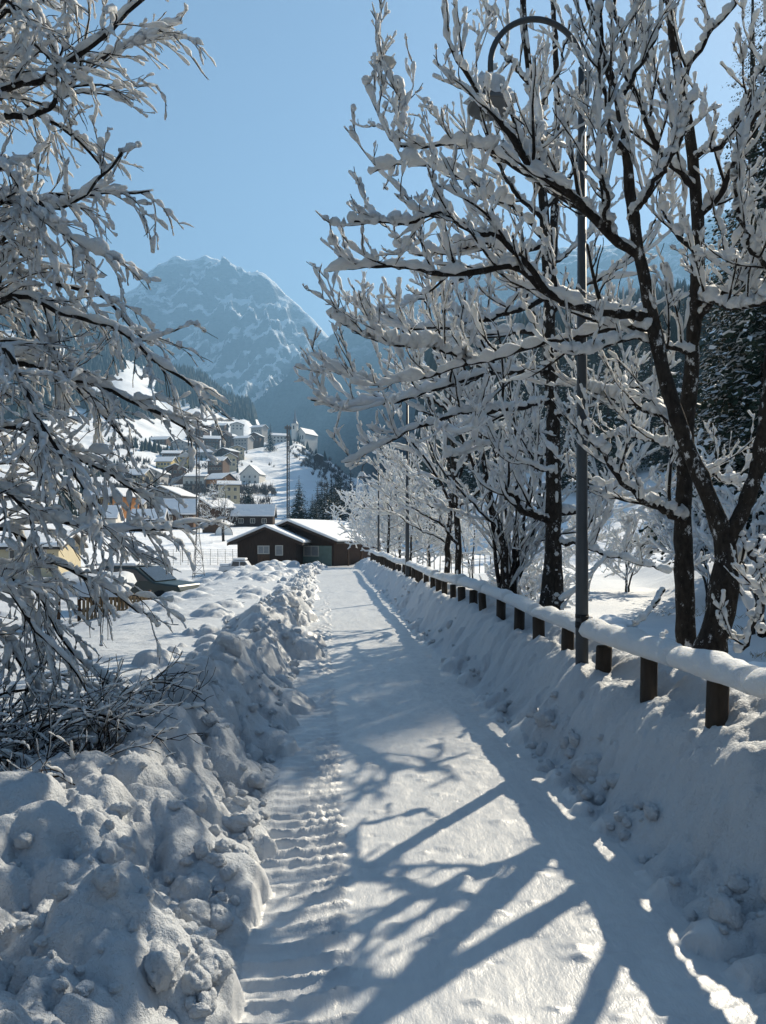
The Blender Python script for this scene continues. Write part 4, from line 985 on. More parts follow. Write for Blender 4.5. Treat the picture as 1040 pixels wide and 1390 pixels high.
    def k4(px, x, Y, z, row):
        d = sst(.5, .6, .5 + .5 * fbm(x / 38, Y / 38, 320, 3))
        band = np.exp(-((row - (600 + (px - 400) * .95)) / 16) ** 2) * (px > 385) * (px < 470)
        return np.clip(d * (row > 572) * (px < 372) * .8 + band, 0, 1) * np.where((px > 330) & (px < 385) & (row > 600) & (row < 660), .1, 1)
    wood('forest', 'grey leafless thickets between the village houses and down the meadow edge', 1100, (170, 680), (120, 480), k4, (3.5, 8), 321, mat='bare_wood', fat=.34)
    wood('forest', 'mixed trees scattered between the village houses', 420, (190, 700), (60, 480), k3, (4, 9), 303)
# ================================================================== fence, lamps, masts
def rail_fence(name, label, pts, step, post_h, post_r, rail_r, snow_r, seed, low_rail=True, post_dz=None):
    """posts along a line of ground points, a top rail, a low rail and snow lying on them"""
    rng = np.random.default_rng(seed)
    P = np.array(pts, float); L = np.concatenate([[0], np.cumsum(np.linalg.norm(np.diff(P[:, :2], axis=0), axis=1))])
    n = int(L[-1] / step); u = np.arange(n + 1) * step
    Q = np.stack([np.interp(u, L, P[:, k]) for k in range(3)], 1)
    t = thing(name, label, 'fence', tuple(Q[0])); org = Q[0]
    for i, q in enumerate(Q):
        m = MB(); h = post_h + rng.normal() * .012; lean = rng.normal(size=2) * .02
        b = q - org; r = post_r * rng.uniform(.9, 1.1)
        m.tube([b + [0, 0, -.5], b + [lean[0] * .5, lean[1] * .5, h * .5], b + [lean[0], lean[1], h - .012], b + [lean[0], lean[1], h]], [r * 1.03, r, r * .98, r * .86], 12)
        o = m.build('post', M['post_wood'], t, True)
        o.data.polygons.foreach_set('use_smooth', [len(p.vertices) == 4 for p in o.data.polygons])
    zt = post_h - rail_r * .35
    for i in range(0, n):
        a, b = Q[i] - org, Q[i + 1] - org
        d = (b - a) / np.linalg.norm(b - a); s = np.array([d[1], -d[0], 0]) * 0
        pts_ = [a + d * .01 + [0, 0, zt + post_r * .3 + rail_r * .6], (a + b) / 2 + [0, 0, zt + post_r * .3 + rail_r * .55], b - d * .01 + [0, 0, zt + post_r * .3 + rail_r * .6]]
        MB().tube(pts_, [rail_r * 1.03, rail_r, rail_r * .97], 10).build('rail', M['rail_wood'], t, True)
        if low_rail: MB().tube([p - np.array([0, 0, post_h * .47]) for p in pts_], rail_r * .7, 8).build('rail', M['rail_wood'], t, True)
    # snow on the rail: pillowy lengths, parted where one has slumped
    x = 0; i = 0; Lr = (n) * step
    while x < Lr - .3:
        l = min(rng.uniform(.5, 1.7), Lr - x); k = max(8, int(l / .045)); uu = np.linspace(x + .005, x + l - .004, k)
        C = np.stack([np.interp(uu, u, Q[:, j]) for j in range(3)], 1) - org
        f = np.linspace(0, 1, k); e = np.clip(np.minimum(f, 1 - f) * l / .07, 0, 1); e = np.sqrt(1 - (1 - e) ** 2)
        big = rng.uniform(.85, 1.12)
        W = snow_r * big * (1 + .24 * gnoise(uu * 2.6, uu * 0 + i, seed) + .10 * gnoise(uu * 9, uu * 0 + i, seed + 1)) * (.55 + .45 * e)
        Hh = W * rng.uniform(.82, 1.0) * (1 + .12 * gnoise(uu * 5, uu * 0 + 3.3 + i, seed + 2)) * (.35 + .65 * e)
        z0 = zt + post_r * .3 - .012
        kk = 18; V = []
        side = np.array([1, .07, 0])
        dd = np.gradient(C, axis=0); dd /= np.linalg.norm(dd, axis=1, keepdims=True); S = np.stack([dd[:, 1], -dd[:, 0], dd[:, 0] * 0], 1)
        for q in range(k):
            for j in range(kk):
                w = 2 * math.pi * j / kk; c, sn = math.cos(w), math.sin(w)
                lo = .62 if sn < 0 else 1.0
                bump = 1 + .07 * float(gnoise(np.array([uu[q] * 7 + 2 * c]), np.array([sn * 2.]), seed + 4)[0])
                V.append(C[q] + S[q] * (c * W[q] * bump + .012 * math.sin(uu[q] * 3)) + np.array([0, 0, z0 + Hh[q] * .66 + sn * Hh[q] * lo * bump]))
        a = np.arange(k - 1)[:, None] * kk + np.arange(kk)[None]; b2 = np.arange(k - 1)[:, None] * kk + (np.arange(kk)[None] + 1) % kk
        fc = [tuple(int(z) for z in r) for r in np.stack([a, b2, b2 + kk, a + kk], -1).reshape(-1, 4)] + [tuple(range(kk - 1, -1, -1)), tuple(range((k - 1) * kk, k * kk))]
        m = MB(); m.v = [tuple(map(float, p)) for p in V]; m.f = fc
        o = m.build('snow_cap', M['bough'], t, True)
        x += l + (.05 if rng.random() < .25 else 0); i += 1
    return t

def fences():
    ys = np.concatenate([np.arange(-1.9, 40, .6), [40]])
    pts = []
    for y in ys:
        x = float(xc(y)) + FENCE_S; base = -.8 * float(sst(34, 68, y))
        pts.append((x, y, base + .02 + .03 * math.sin(y * .7)))
    rail_fence('rail_fence', 'long low wooden fence under thick pillows of snow, beside the path', pts, .9, .865, .060, .034, .104, 3)
    y0 = 57.0
    p2 = [(x, y0 + .25 * (x - 2), -.75 + .02 * x) for x in np.linspace(1.2, 8.4, 8)]
    rail_fence('footbridge_railing', 'distant snow-topped wooden railing of a footbridge over the stream', p2, .45, 1.0, .035, .05, .11, 8, False)['category'] = 'railing'

def street_lamps():
    def lamp(x, y, zb, top, r, arch, label, detail):
        t = thing('street_lamp', label, 'street lamp', (x, y, zb), math.atan2(-.073, 1) * -1, 'street lamps along the path')
        h = top - zb - arch
        MB().tube([(0, 0, -.6), (0, 0, 1.2), (0, 0, 1.25), (0, 0, h)], [r * 1.12, r * 1.08, r, r * .62], 16).build('pole', M['pole_paint'], t, True)
        a = np.linspace(0, math.pi, 22); pts = [(-arch + arch * math.cos(w), 0, h + arch * math.sin(w)) for w in a] + [(-2 * arch, 0, h - .16)]
        arm = MB().tube([(0, 0, h - .05)] + pts, r * .5, 12).build('arm', M['pole_paint'], t, True)
        e = np.array([-2 * arch, 0, h - .16])
        prof = [(.03, .03), (.055, .02), (.07, -.02), (.10, -.07), (.165, -.16), (.19, -.20), (.185, -.215), (.15, -.20), (.0, -.19)]
        m = MB(); k = 24
        V = [(e[0] + rr * math.cos(2 * math.pi * j / k), rr * math.sin(2 * math.pi * j / k), e[2] + zz) for rr, zz in prof for j in range(k)]
        m.add(V, [(i * k + j, i * k + (j + 1) % k, (i + 1) * k + (j + 1) % k, (i + 1) * k + j) for i in range(len(prof) - 1) for j in range(k)])
        sh = m.build('lamp_shade', M['lamp_metal'], t, True)
        # snow heaped on the shade
        m = MB(); rng = np.random.default_rng(4); V = []
        for i, (rr, zz) in enumerate([(.178, -.165), (.185, -.14), (.15, -.06), (.12, .0), (.08, .045), (.035, .06), (.001, .062)]):
            for j in range(k):
                q = rr * (1 + .12 * rng.normal() * (i > 0)); V.append((e[0] + q * math.cos(2 * math.pi * j / k), q * math.sin(2 * math.pi * j / k), e[2] + zz + .012 * rng.normal()))
        m.add(V, [(i * k + j, i * k + (j + 1) % k, (i + 1) * k + (j + 1) % k, (i + 1) * k + j) for i in range(6) for j in range(k)])
        m.build('snow_cover', M['bough'], sh, True)
        if detail:
            for z, hh in ((.50, .05), (.58, .03)):
                MB().tube([(0, 0, z), (0, 0, z + hh)], r * 1.16, 16).build('strap', M['black_strap'], t, True)
            MB().box(-.03, .03, -r * 1.5, -r * .9, .52, .60).build('clasp', M['black_strap'], t, bevel=.006)
    p = at(790, 930, 6.4)
    lamp(p[0], 6.4, p[2] - .02, 5.98, .048, .385, 'tallest grey lamp post with a hooked arm, standing at the near fence', True)
    lamp(at(553, 790, 20.5)[0], 20.5, Hz(at(553, 0, 20.5)[0], 20.5) - .03, 6.0, .05, .385, 'second lamp post, dark against the sunlit frosted trees', False)
    lamp(at(514, 760, 36)[0], 36, Hz(at(514, 0, 36)[0], 36) - .03, 5.2, .05, .385, 'farthest and smallest lamp post, at the bend of the path', False)

def masts():
    def mast(px, Y, top, base_w, top_w, label, legs, arms):
        p = at(px, 0, Y); z0 = Hz(p[0], Y) - .1; h = CH - (top - HY) / F * Y - z0; n = int(h / .55)
        t = thing('lattice_mast', label, 'mast', (p[0], Y, z0), .4)
        c = [np.array([math.cos(a), math.sin(a)]) for a in (0, 2.094, 4.189)]
        wd = lambda f: base_w + (top_w - base_w) * min(1, f / .3) if legs else top_w
        pt = lambda i, j: np.array([*(c[j] * wd(i / n)), h * i / n])
        rr = .018 * Y / 55
        for j in range(3): MB().tube([pt(i, j) for i in range(n + 1)], rr * 1.3, 6).build('leg', M['mast_steel'], t, True)
        m = MB()
        for i in range(n):
            for j in range(3): m.tube([pt(i, j), pt(i + 1, (j + 1) % 3)], rr * .7, 4); m.tube([pt(i, j), pt(i, (j + 1) % 3)], rr * .6, 4)
        m.build('bracing', M['mast_steel'], t)
        m = MB()
        for z, w in arms: m.box(-w, w, -.12, .12, h * z, h * z + .18 * Y / 55); m.box(-w * .8, w * .8, -.2, -.12, h * z - .1, h * z + .3)
        m.build('lamp_bank', M['lamp_metal'], t)
    mast(268, 54, 574, .55, .13, 'slim lattice mast on spread legs standing in the field before the chalets', True, [(.985, .35)])
    mast(391, 112, 577, .3, .22, 'dark lattice mast rising behind the two cabins', False, [(.965, .5), (.88, .3)])

# ================================================================== buildings
HOUSES = {}
def house(label, px, py, Y, w, d, hw, rise, wall, yaw=0., ridge='front', over=.5, snow=.35, roofm='roof_edge', wins=((2, 2),), winw=.9, winh=1.1, balcony=False, chimney=None, door=False, name='house', cat='house', upper=None, side_wins=0, z=None, frame=True, glass='dark_glass', snowm='roof_snow'):
    """gable house. px, py: foot of the front wall in the photo, Y: its distance; ridge 'front': gable faces the viewer, 'side': eave faces the viewer"""
    p = at(px, py, Y); gz = Hz(p[0], Y)
    z0 = p[2] if z is None else z
    t = thing(name, label, cat, (p[0], Y, z0), yaw)
    foot = min(-1.0, gz - z0 - 1.5)
    if ridge == 'front': prof = [(-w / 2, foot), (w / 2, foot), (w / 2, hw), (0, hw + rise), (-w / 2, hw)]; m = MB().prism(prof, 0, d); wob = None
    else:
        m = MB(); m.prism([(0, foot), (d, foot), (d, hw), (d / 2, hw + rise), (0, hw)], -w / 2, w / 2)
        m.v = [(y, x, z_) for (x, y, z_) in m.v]; m.f = [f[::-1] for f in m.f]
    wl = m.build('wall', M[wall], t)
    span = w if ridge == 'front' else d; ln = d if ridge == 'front' else w
    def slab(nm, mat, th, lift, ov, parent, lumps=0.):
        sl = rise / (span / 2); m = MB(); a = span / 2 + ov; zc = hw + rise + lift; ze = zc - sl * a
        pr = [(-a, ze), (0, zc), (a, ze), (a, ze + th), (0, zc + th * 1.05), (-a, ze + th)]
        y0, y1 = -ov, ln + ov
        m.prism([pr[5], pr[4], pr[3], pr[2], pr[1], pr[0]], y0, y1)
        if ridge != 'front':
            m.v = [(y - w / 2, x + d / 2, z_) for (x, y, z_) in m.v]; m.f = [f[::-1] for f in m.f]
        o = m.build(nm, M[mat], parent, bevel=th * .45 if nm == 'snow_cover' else 0); return o
    rf = slab('roof', roofm, .16, .03, over, t)
    if snow: slab('snow_cover', snowm, snow, .20, over + .04, rf)
    if chimney:
        cx_, cy_ = chimney; zr = hw + rise * .6
        c = MB().box(cx_ - .35, cx_ + .35, cy_ - .35, cy_ + .35, zr, hw + rise + 1.1).build('chimney', M['stone_wall'], rf)
        MB().box(cx_ - .42, cx_ + .42, cy_ - .42, cy_ + .42, hw + rise + 1.102, hw + rise + 1.45).build('snow_cover', M['roof_snow'], c, bevel=.1)
    def window(x, z, ww, wh, glassm):
        f = MB().box(x - ww / 2 - .08, x + ww / 2 + .08, -.06, .05, z - .08, z).box(x - ww / 2 - .08, x + ww / 2 + .08, -.06, .05, z + wh, z + wh + .08) \
            .box(x - ww / 2 - .08, x - ww / 2, -.06, .05, z, z + wh).box(x + ww / 2, x + ww / 2 + .08, -.06, .05, z, z + wh) \
            .box(x - .03, x + .03, -.05, .04, z, z + wh).build('window', M['window_frame'], t)
        MB().box(x - ww / 2, x + ww / 2, -.02, .04, z, z + wh).build('pane', M[glassm], f)
    for (cols, rows) in wins:
        if not cols: continue
        for r in range(rows):
            zz = .9 + r * 2.7
            if zz + winh > hw + (rise * .5 if ridge == 'front' else 0): break
            for c in range(cols):
                window((c + .5) / cols * w * .86 - w * .43, zz, winw, winh, glass)
    if upper:
        MB().box(-w / 2 - .03, w / 2 + .03, -.05, .0, hw * upper, hw).build('cladding', M['brown_planks'], t)
    if balcony:
        zz = min(2.6, hw * .55); b = MB().box(-w * .46, w * .46, -1.1, -.062, zz - .14, zz)
        for k in range(int(w / .45)): b.box(-w * .46 + k * .45, -w * .46 + k * .45 + .3, -1.1, -1.04, zz + .002, zz + .8)
        b.box(-w * .46, w * .46, -1.12, -1.02, zz + .802, zz + .9); b.build('balcony', M['brown_planks'], t)
    if door: MB().box(-.45, .45, -.05, .0, -.4, 2.0).build('door', M['brown_planks'], t)
    HOUSES[label] = (t, z0)
    return t

def cabins():
    # the smaller dark cabin: gable to the viewer
    t = thing('cabin', 'smaller dark timber cabin with two pale windows and a low snow-covered gable', 'cabin', (at(362, 0, 63)[0], 63, -1.0), -.10)
    w, d, hw, rise = 4.9, 5.5, 2.25, 1.02
    MB().prism([(-w / 2, -.8), (w / 2, -.8), (w / 2, hw), (0, hw + rise), (-w / 2, hw)], 0, d).build('wall', M['dark_planks'], t)
    def gable_roof(t, w, d, hw, rise, ovs, ovf, th=.16, sn=.22, back=.4):
        sl = rise / (w / 2); a = w / 2 + ovs; zc = hw + rise + .02; ze = zc - sl * a
        rf = MB().prism([(-a, ze + th), (0, zc + th), (a, ze + th), (a, ze), (0, zc), (-a, ze)], -ovf, d + back).build('roof', M['roof_edge'], t)
        MB().prism([(-a - .05, ze + th + sn), (0, zc + th + sn * 1.1), (a + .05, ze + th + sn), (a + .05, ze + th + .003), (0, zc + th + .003), (-a - .05, ze + th + .003)], -ovf - .06, d + back + .05).build('snow_cover', M['roof_snow'], rf, bevel=.09)
        for s in (-1, 1):
            MB().add([(s * a, -ovf - .064, ze - .06), (0, -ovf - .064, zc - .06), (0, -ovf - .064, zc + th - .02), (s * a, -ovf - .064, ze + th - .02), (s * a, -ovf + .02, ze - .06), (0, -ovf + .02, zc - .06), (0, -ovf + .02, zc + th - .02), (s * a, -ovf + .02, ze + th - .02)],
                     [(0, 1, 2, 3), (7, 6, 5, 4), (0, 4, 5, 1), (3, 2, 6, 7), (0, 3, 7, 4), (1, 5, 6, 2)]).build('verge_board', M['dark_planks'], rf)
    gable_roof(t, w, d, hw, rise, .68, .6)
    def win(t, x, z, ww, wh, bars, glass='curtain_glass', y=0):
        m = MB(); b = .07
        m.box(x - ww / 2 - b, x + ww / 2 + b, y - .07, y, z - b, z).box(x - ww / 2 - b, x + ww / 2 + b, y - .07, y, z + wh, z + wh + b).box(x - ww / 2 - b, x - ww / 2, y - .07, y, z, z + wh).box(x + ww / 2, x + ww / 2 + b, y - .07, y, z, z + wh)
        for k in range(1, bars): m.box(x - ww / 2 + ww * k / bars - .03, x - ww / 2 + ww * k / bars + .03, y - .05, y, z, z + wh)
        f = m.build('window', M['window_frame'], t); MB().box(x - ww / 2, x + ww / 2, y - .03, y - .002, z, z + wh).build('pane', M[glass], f)
    win(t, -.25, 1.32, .85, .55, 2); win(t, 1.05, 1.2, .5, .7, 1)
    MB().box(-.75, .25, -.04, -.002, -.5, 1.2).build('door', M['brown_planks'], t)
    # the larger cabin: long snowy roof plane towards the path
    t = thing('cabin', 'larger timber cabin with green boarded lower wall and a wide sunlit snowy roof', 'cabin', (at(398, 0, 66)[0], 66.0, -1.05), -.45)
    w, d, hw, rise = 8.0, 9.0, 2.4, 1.45
    MB().prism([(-w / 2, -.8), (w / 2, -.8), (w / 2, hw), (0, hw + rise), (-w / 2, hw)], 0, d).build('wall', M['dark_planks'], t)
    gable_roof(t, w, d, hw, rise, .8, .9)
    MB().box(.35, w / 2 - .2, -.06, -.004, -.6, 1.95).build('cladding', M['green_boards'], t)
    win(t, 1.85, 1.12, 1.35, .75, 2, y=-.06)
    m = MB()
    for k in range(4): m.box(w / 2 + .95, w / 2 + 1.07, .6 + k * 2.4, .72 + k * 2.4, -.8, hw - .5)
    m.build('porch_post', M['dark_planks'], t)

def village():
    h = house
    h('long shed with a blue snowy lean roof and dark plank front, just beyond the cabins', 343, 716, 152, 7.9, 5, 2.3, 1.95, 'dark_planks', .05, 'side', .4, .3, wins=((3, 1),), winw=.8, winh=.8, name='shed', cat='shed')
    h('low barn with a broad blue-white roof standing below the grey tenement', 237, 712, 140, 6.8, 6, 2.0, 2.4, 'brown_planks', .08, 'side', .5, .3, wins=((4, 1),), winw=.6, winh=.6, name='barn', cat='barn')
    h('brown wooden chalet with a steep sunlit gable beside the low blue-roofed barn', 272, 714, 150, 6.0, 7, 3.6, 1.6, 'brown_planks', -.55, 'front', .6, .32, balcony=True, chimney=(.8, 3), door=True)
    h('grey three-storey tenement with rows of small windows and a dark gable', 218, 706, 205, 11.5, 9, 6.4, 2.4, 'plaster_grey', -.25, 'front', .6, .32, wins=((4, 3),), winw=.8, winh=1.1, chimney=(-2, 4))
    h('yellow house with a snowy roof seen through the drooping twigs', 132, 694, 190, 5.4, 5, 3.7, 1.9, 'plaster_yellow', .3, 'side', .5, .3, chimney=(1, 3), balcony=True)
    h('small orange house next to the yellow one', 160, 695, 185, 3.6, 5, 3.9, 1.5, 'plaster_orange', -.5, 'front', .6, .3, wins=((2, 2),), winw=.7)
    h('low house with a blue-grey snowy roof in front of the yellow house', 137, 714, 160, 6.0, 6, 1.7, 2.3, 'plaster_white', .12, 'side', .4, .3, wins=((2, 1),))
    h('small white house between the orange house and the tenement', 181, 705, 195, 5.0, 5, 3.6, 1.4, 'plaster_white', -.2, 'side', .5, .3, wins=((2, 2),))
    h('flat-fronted pale guesthouse with balconies up the slope behind the tenement', 263, 668, 330, 9.2, 9, 6.6, 1.0, 'plaster_white', .0, 'side', .7, .35, wins=((4, 3),), winw=1.0, balcony=True)
    h('white house with a steep gable on the knoll left of the sunlit meadow', 339, 658, 400, 10.5, 9, 5.5, 4.6, 'plaster_white', -.2, 'front', .4, .3, wins=((3, 2),))
    h('narrow cream house behind the hazy birch', 311, 681, 255, 7.0, 7, 5.5, 1.2, 'plaster_cream', .2, 'side', .5, .35, wins=((3, 2),))
    h('tiny brown hut with a snowy roof beside the white tarpaulin', 287, 724, 125, 3.4, 3, 1.3, .7, 'brown_planks', -.35, 'front', .4, .25, wins=((0, 0),), name='hut', cat='hut')
    h('cream house half hidden by the drooping tree at the edge of the field', 38, 782, 60, 4.6, 6, 2.2, .9, 'plaster_cream', .1, 'side', .5, .35, wins=((2, 1),), winw=.7)
    h('grey garage under a snow slab below the tenement', 200, 716, 132, 5.4, 4, 1.3, 1.5, 'plaster_grey', .1, 'side', .3, .3, wins=((0, 0),), name='garage', cat='garage')
    up = [(214, 606, 610, 15, 'long dark chalet on the upper terrace nearest the drooping bough', 'brown_planks', 'side'), (243, 608, 600, 12, 'upper village chalet with a wide pale front', 'plaster_grey', 'front'),
          (262, 603, 625, 11, 'dark upper village chalet beside the mast top', 'brown_planks', 'front'), (288, 606, 610, 12, 'upper village chalet with dark timber and snowy gable', 'brown_planks', 'side'),
          (307, 601, 640, 11, 'brown chalet in the middle of the upper row', 'brown_planks', 'front'), (327, 605, 620, 12, 'grey chalet near the tall dark village spruce', 'plaster_grey', 'side'),
          (345, 600, 645, 10, 'dark chalet just left of the tall village spruce', 'brown_planks', 'front'), (380, 601, 655, 14, 'long white building under a snowy roof between the village spruce and the church', 'plaster_white', 'side'),
          (296, 586, 720, 13, 'highest brown chalet of the upper village under the woods', 'brown_planks', 'side'), (322, 584, 730, 12, 'pale chalet in the top row of the village', 'plaster_white', 'front'),
          (348, 587, 715, 12, 'grey chalet in the top row just under the woods', 'plaster_grey', 'side'), (270, 590, 700, 11, 'dark chalet above the mast top', 'brown_planks', 'front'),
          (303, 622, 520, 11, 'brown chalet below the upper row on the steep meadow', 'brown_planks', 'front'), (277, 624, 515, 12, 'grey chalet low on the steep meadow', 'plaster_grey', 'side'),
          (232, 628, 500, 11, 'dark chalet low on the meadow behind the drooping boughs', 'brown_planks', 'side'), (322, 618, 540, 10, 'small pale chalet on the meadow edge', 'plaster_cream', 'front')]
    up += [(252, 632, 470, 9, 'small ochre house on the meadow left of the mast', 'plaster_yellow', 'front'), (292, 640, 430, 9, 'small brown house above the pale guesthouse', 'brown_planks', 'side'),
           (312, 634, 455, 8, 'little cream house left of the steep white gable', 'plaster_cream', 'front'), (238, 652, 390, 9, 'brown house just left of the pale guesthouse', 'brown_planks', 'front'),
           (222, 640, 440, 9, 'ochre house on the slope above the tenement', 'plaster_yellow', 'side'), (205, 655, 370, 9, 'grey house above the tenement roof, beside the spruce', 'plaster_grey', 'front'),
           (290, 664, 330, 8, 'orange-brown house between the guesthouse and the cream house', 'plaster_orange', 'side'), (180, 660, 350, 10, 'pale house behind the small white house', 'plaster_cream', 'side')]
    rng = np.random.default_rng(15)
    for px, py, Y, w, lab, wall, rd in up:
        hh = rng.uniform(4.2, 6.2)
        h(lab, px, py, Y, w, 10, hh, rng.uniform(1.8, 2.6), wall, rng.uniform(-.5, .4), rd, .9, .45, wins=((4 if rd == 'side' else 3, 2),), winw=1.3, winh=1.3, balcony=wall == 'brown_planks', name='chalet', cat='chalet')
    h('little barn alone on the sunlit meadow below the church', 431, 623, 555, 5.0, 5, 2.2, 1.4, 'dark_planks', -.3, 'front', .4, .4, wins=((0, 0),), name='barn', cat='barn')
    # parish church with its spire
    p = at(408, 601, 690); Y = 690
    t = thing('church', 'white church with a slender pointed spire on the village knoll', 'church', (p[0], Y, p[2]), -.5)
    MB().prism([(-5, -14), (5, -14), (5, 8), (0, 13), (-5, 8)], 0, 20).build('wall', M['plaster_white'], t)
    rf = MB().prism([(-5.7, 7.6), (0, 13.3), (5.7, 7.6), (5.7, 7.3), (0, 13.0), (-5.7, 7.3)], -.5, 20.5).build('roof', M['roof_edge'], t)
    MB().prism([(-5.75, 8.1), (0, 13.85), (5.75, 8.1), (5.75, 7.603), (0, 13.303), (-5.75, 7.603)], -.6, 20.6).build('snow_cover', M['roof_snow'], rf, bevel=.2)
    tw = MB().box(-7.6, -3.2, -3.0, 1.4, -14, 17).box(-7.8, -3.0, -3.2, 1.6, 16.4, 17.2).build('tower', M['plaster_white'], t)
    c = np.array([-5.4, -.8]); k = 8
    ring = lambda r, z: [(c[0] + r * math.cos(2 * math.pi * (j + .5) / k), c[1] + r * math.sin(2 * math.pi * (j + .5) / k), z) for j in range(k)]
    m = MB(); V = ring(2.9, 17.203) + ring(1.7, 19.5) + ring(.9, 23.5) + ring(.1, 31); m.add(V, [(i * k + j, i * k + (j + 1) % k, (i + 1) * k + (j + 1) % k, (i + 1) * k + j) for i in range(3) for j in range(k)] + [tuple(range(k - 1, -1, -1))])
    sp = m.build('spire', M['metal_roof'], tw)
    MB().box(-6.2, -4.6, -3.06, -3.0, 12.2, 15.4).build('window', M['dark_glass'], tw)
    for x in (-2.4, 0, 2.4): MB().box(x - .5, x + .5, -.06, -.004, 3, 6.5).build('window', M['dark_glass'], t)

def field_things():
    # white pickup before the cabin
    p = at(331, 0, 58); z = Hz(p[0], 58) - .22
    t = thing('parked_car', 'white snowed-in pickup with a dark cab window parked in front of the smaller cabin', 'car', (p[0], 58, z), .05)
    prof = [(-1.75, .35), (1.6, .35), (1.68, .62), (1.62, .80), (.55, .86), (.25, 1.30), (-.75, 1.36), (-.95, .92), (-1.72, .90), (-1.78, .62)]
    MB().prism(prof[::-1], -.75, .75).build('body', M['car_white'], t, bevel=.05)
    MB().prism([(.40, .92), (.20, 1.24), (-.18, 1.26), (-.18, .92)][::1], -.765, -.751).prism([(-.26, .92), (-.26, 1.26), (-.70, 1.28), (-.82, .94)], -.765, -.751).build('window', M['dark_glass'], t)
    for x in (-1.15, 1.05):
        for y in (-.70, .70):
            wv = MB().tube([(x, y - .1, .30), (x, y + .1, .30)], .30, 20).build('wheel', M['tyre'], t, True); MB().tube([(x, y - .115, .30), (x, y + .115, .30)], .16, 14).build('rim', M['lamp_metal'], wv, True)
    MB().box(-.72, .20, -.7, .7, 1.362, 1.52).box(-1.70, -1.0, -.7, .7, .92, 1.12).box(.62, 1.56, -.68, .68, .862, .96).build('snow_cover', M['roof_snow'], t, bevel=.06)
    MB().box(1.60, 1.69, -.62, -.40, .60, .72).build('headlight', M['curtain_glass'], t); MB().box(1.60, 1.69, .40, .62, .60, .72).build('headlight', M['curtain_glass'], t)
    # dark green car sunk behind the heaps
    p = at(192, 0, 27); z = Hz(p[0], 27) - .12
    t = thing('parked_car', 'dark green car with a sloping dark windscreen, half sunk behind the snow heaps', 'car', (p[0], 27, z), -.25)
    prof = [(-1.9, .3), (1.9, .3), (1.95, .6), (1.85, .82), (.95, .92), (.30, 1.40), (-1.0, 1.44), (-1.6, 1.0), (-1.92, .92)]
    MB().prism(prof[::-1], -.8, .8).build('body', M['car_green'], t, bevel=.06)
    MB().prism([(.78, .95), (.26, 1.34), (-.25, 1.36), (-.25, .95)], -.815, -.801).prism([(-.33, .95), (-.33, 1.36), (-.95, 1.37), (-1.35, 1.0)], -.815, -.801).build('window', M['dark_glass'], t)
    MB().add([(.99, -.7, .95), (.99, .7, .95), (.36, .66, 1.405), (.36, -.66, 1.405), (.94, -.7, .93), (.94, .7, .93), (.31, .66, 1.38), (.31, -.66, 1.38)], [(0, 1, 2, 3), (7, 6, 5, 4), (0, 4, 5, 1), (2, 6, 7, 3), (0, 3, 7, 4), (1, 5, 6, 2)]).build('windscreen', M['dark_glass'], t)
    for x in (-1.2, 1.2):
        for y in (-.74, .74): MB().tube([(x, y - .1, .32), (x, y + .1, .32)], .32, 20).build('wheel', M['tyre'], t, True)
    MB().box(-1.0, .2, -.7, .7, 1.43, 1.55).build('snow_cover', M['roof_snow'], t, bevel=.05)
    # slatted lean-to for logs
    p = at(155, 0, 21.5); z = Hz(p[0], 21.5) - .05
    t = thing('slatted_shelter', 'low shelter of pale upright slats with a sagging load of snow, in the field', 'shelter', (p[0], 21.5, z), .12)
    rng = np.random.default_rng(21); m = MB()
    for k in range(17): x = -.85 + k * .105; m.box(x, x + .075, -.02 + rng.normal() * .004, .012, -.1, .60 + rng.normal() * .02)
    m.build('slat_wall', M['pale_planks'], t)
    MB().box(-.9, .98, .014, .06, .12, .19).box(-.9, .98, .014, .06, .45, .52).build('rail', M['brown_planks'], t)
    for x in (-1.5, -.95, .95): MB().tube([(x, .05, -.2), (x, .05, .72)], .05, 10).build('post', M['brown_planks'], t, True)
    rf = MB().add([(-1.75, -.25, .66), (.25, -.25, .66), (.25, 1.3, .95), (-1.75, 1.3, .95), (-1.75, -.25, .72), (.25, -.25, .72), (.25, 1.3, 1.01), (-1.75, 1.3, 1.01)], [(0, 3, 2, 1), (4, 5, 6, 7), (0, 1, 5, 4), (1, 2, 6, 5), (2, 3, 7, 6), (3, 0, 4, 7)]).build('roof', M['brown_planks'], t)
    nx, nyy = 26, 18; X, Yq = np.meshgrid(np.linspace(-1.85, .35, nx), np.linspace(-.36, 1.4, nyy)); e = np.minimum(np.minimum(X + 1.85, .35 - X), np.minimum(Yq + .36, 1.4 - Yq))
    dome = np.sqrt(np.clip(e / .3, 0, 1)) * .26 * (1 + .3 * gnoise(X * 2, Yq * 2, 7)) ; zt = .725 + (Yq + .25) * .187 - .14 * (1 - np.clip(e / .10, 0, 1))
    V = np.stack([X, Yq, zt + dome], -1).reshape(-1, 3); a = np.arange(nyy - 1)[:, None] * nx + np.arange(nx - 1)[None]
    mesh_np('snow_cover', V, np.stack([a, a + 1, a + nx + 1, a + nx], -1).reshape(-1, 4), M['snow'], rf)
    # white tarpaulin hump, wire fence of the pitch
    p = at(304, 0, 118); z = Hz(p[0], 118)
    t = thing('tarpaulin_tunnel', 'rounded white tarpaulin cover beside the tiny brown hut', 'tarpaulin', (p[0], 118, z), .2)
    a = np.linspace(0, math.pi, 14); MB().prism([(1.3 * math.cos(w), 1.55 * math.sin(w)) for w in a], 0, 4).build('cover', M['tarp_white'], t)
    m = MB()
    for y in (0, 2, 4): m.tube([(1.33 * math.cos(w), y, 1.58 * math.sin(w)) for w in a], .04, 6)
    m.build('hoop', M['mast_steel'], t)
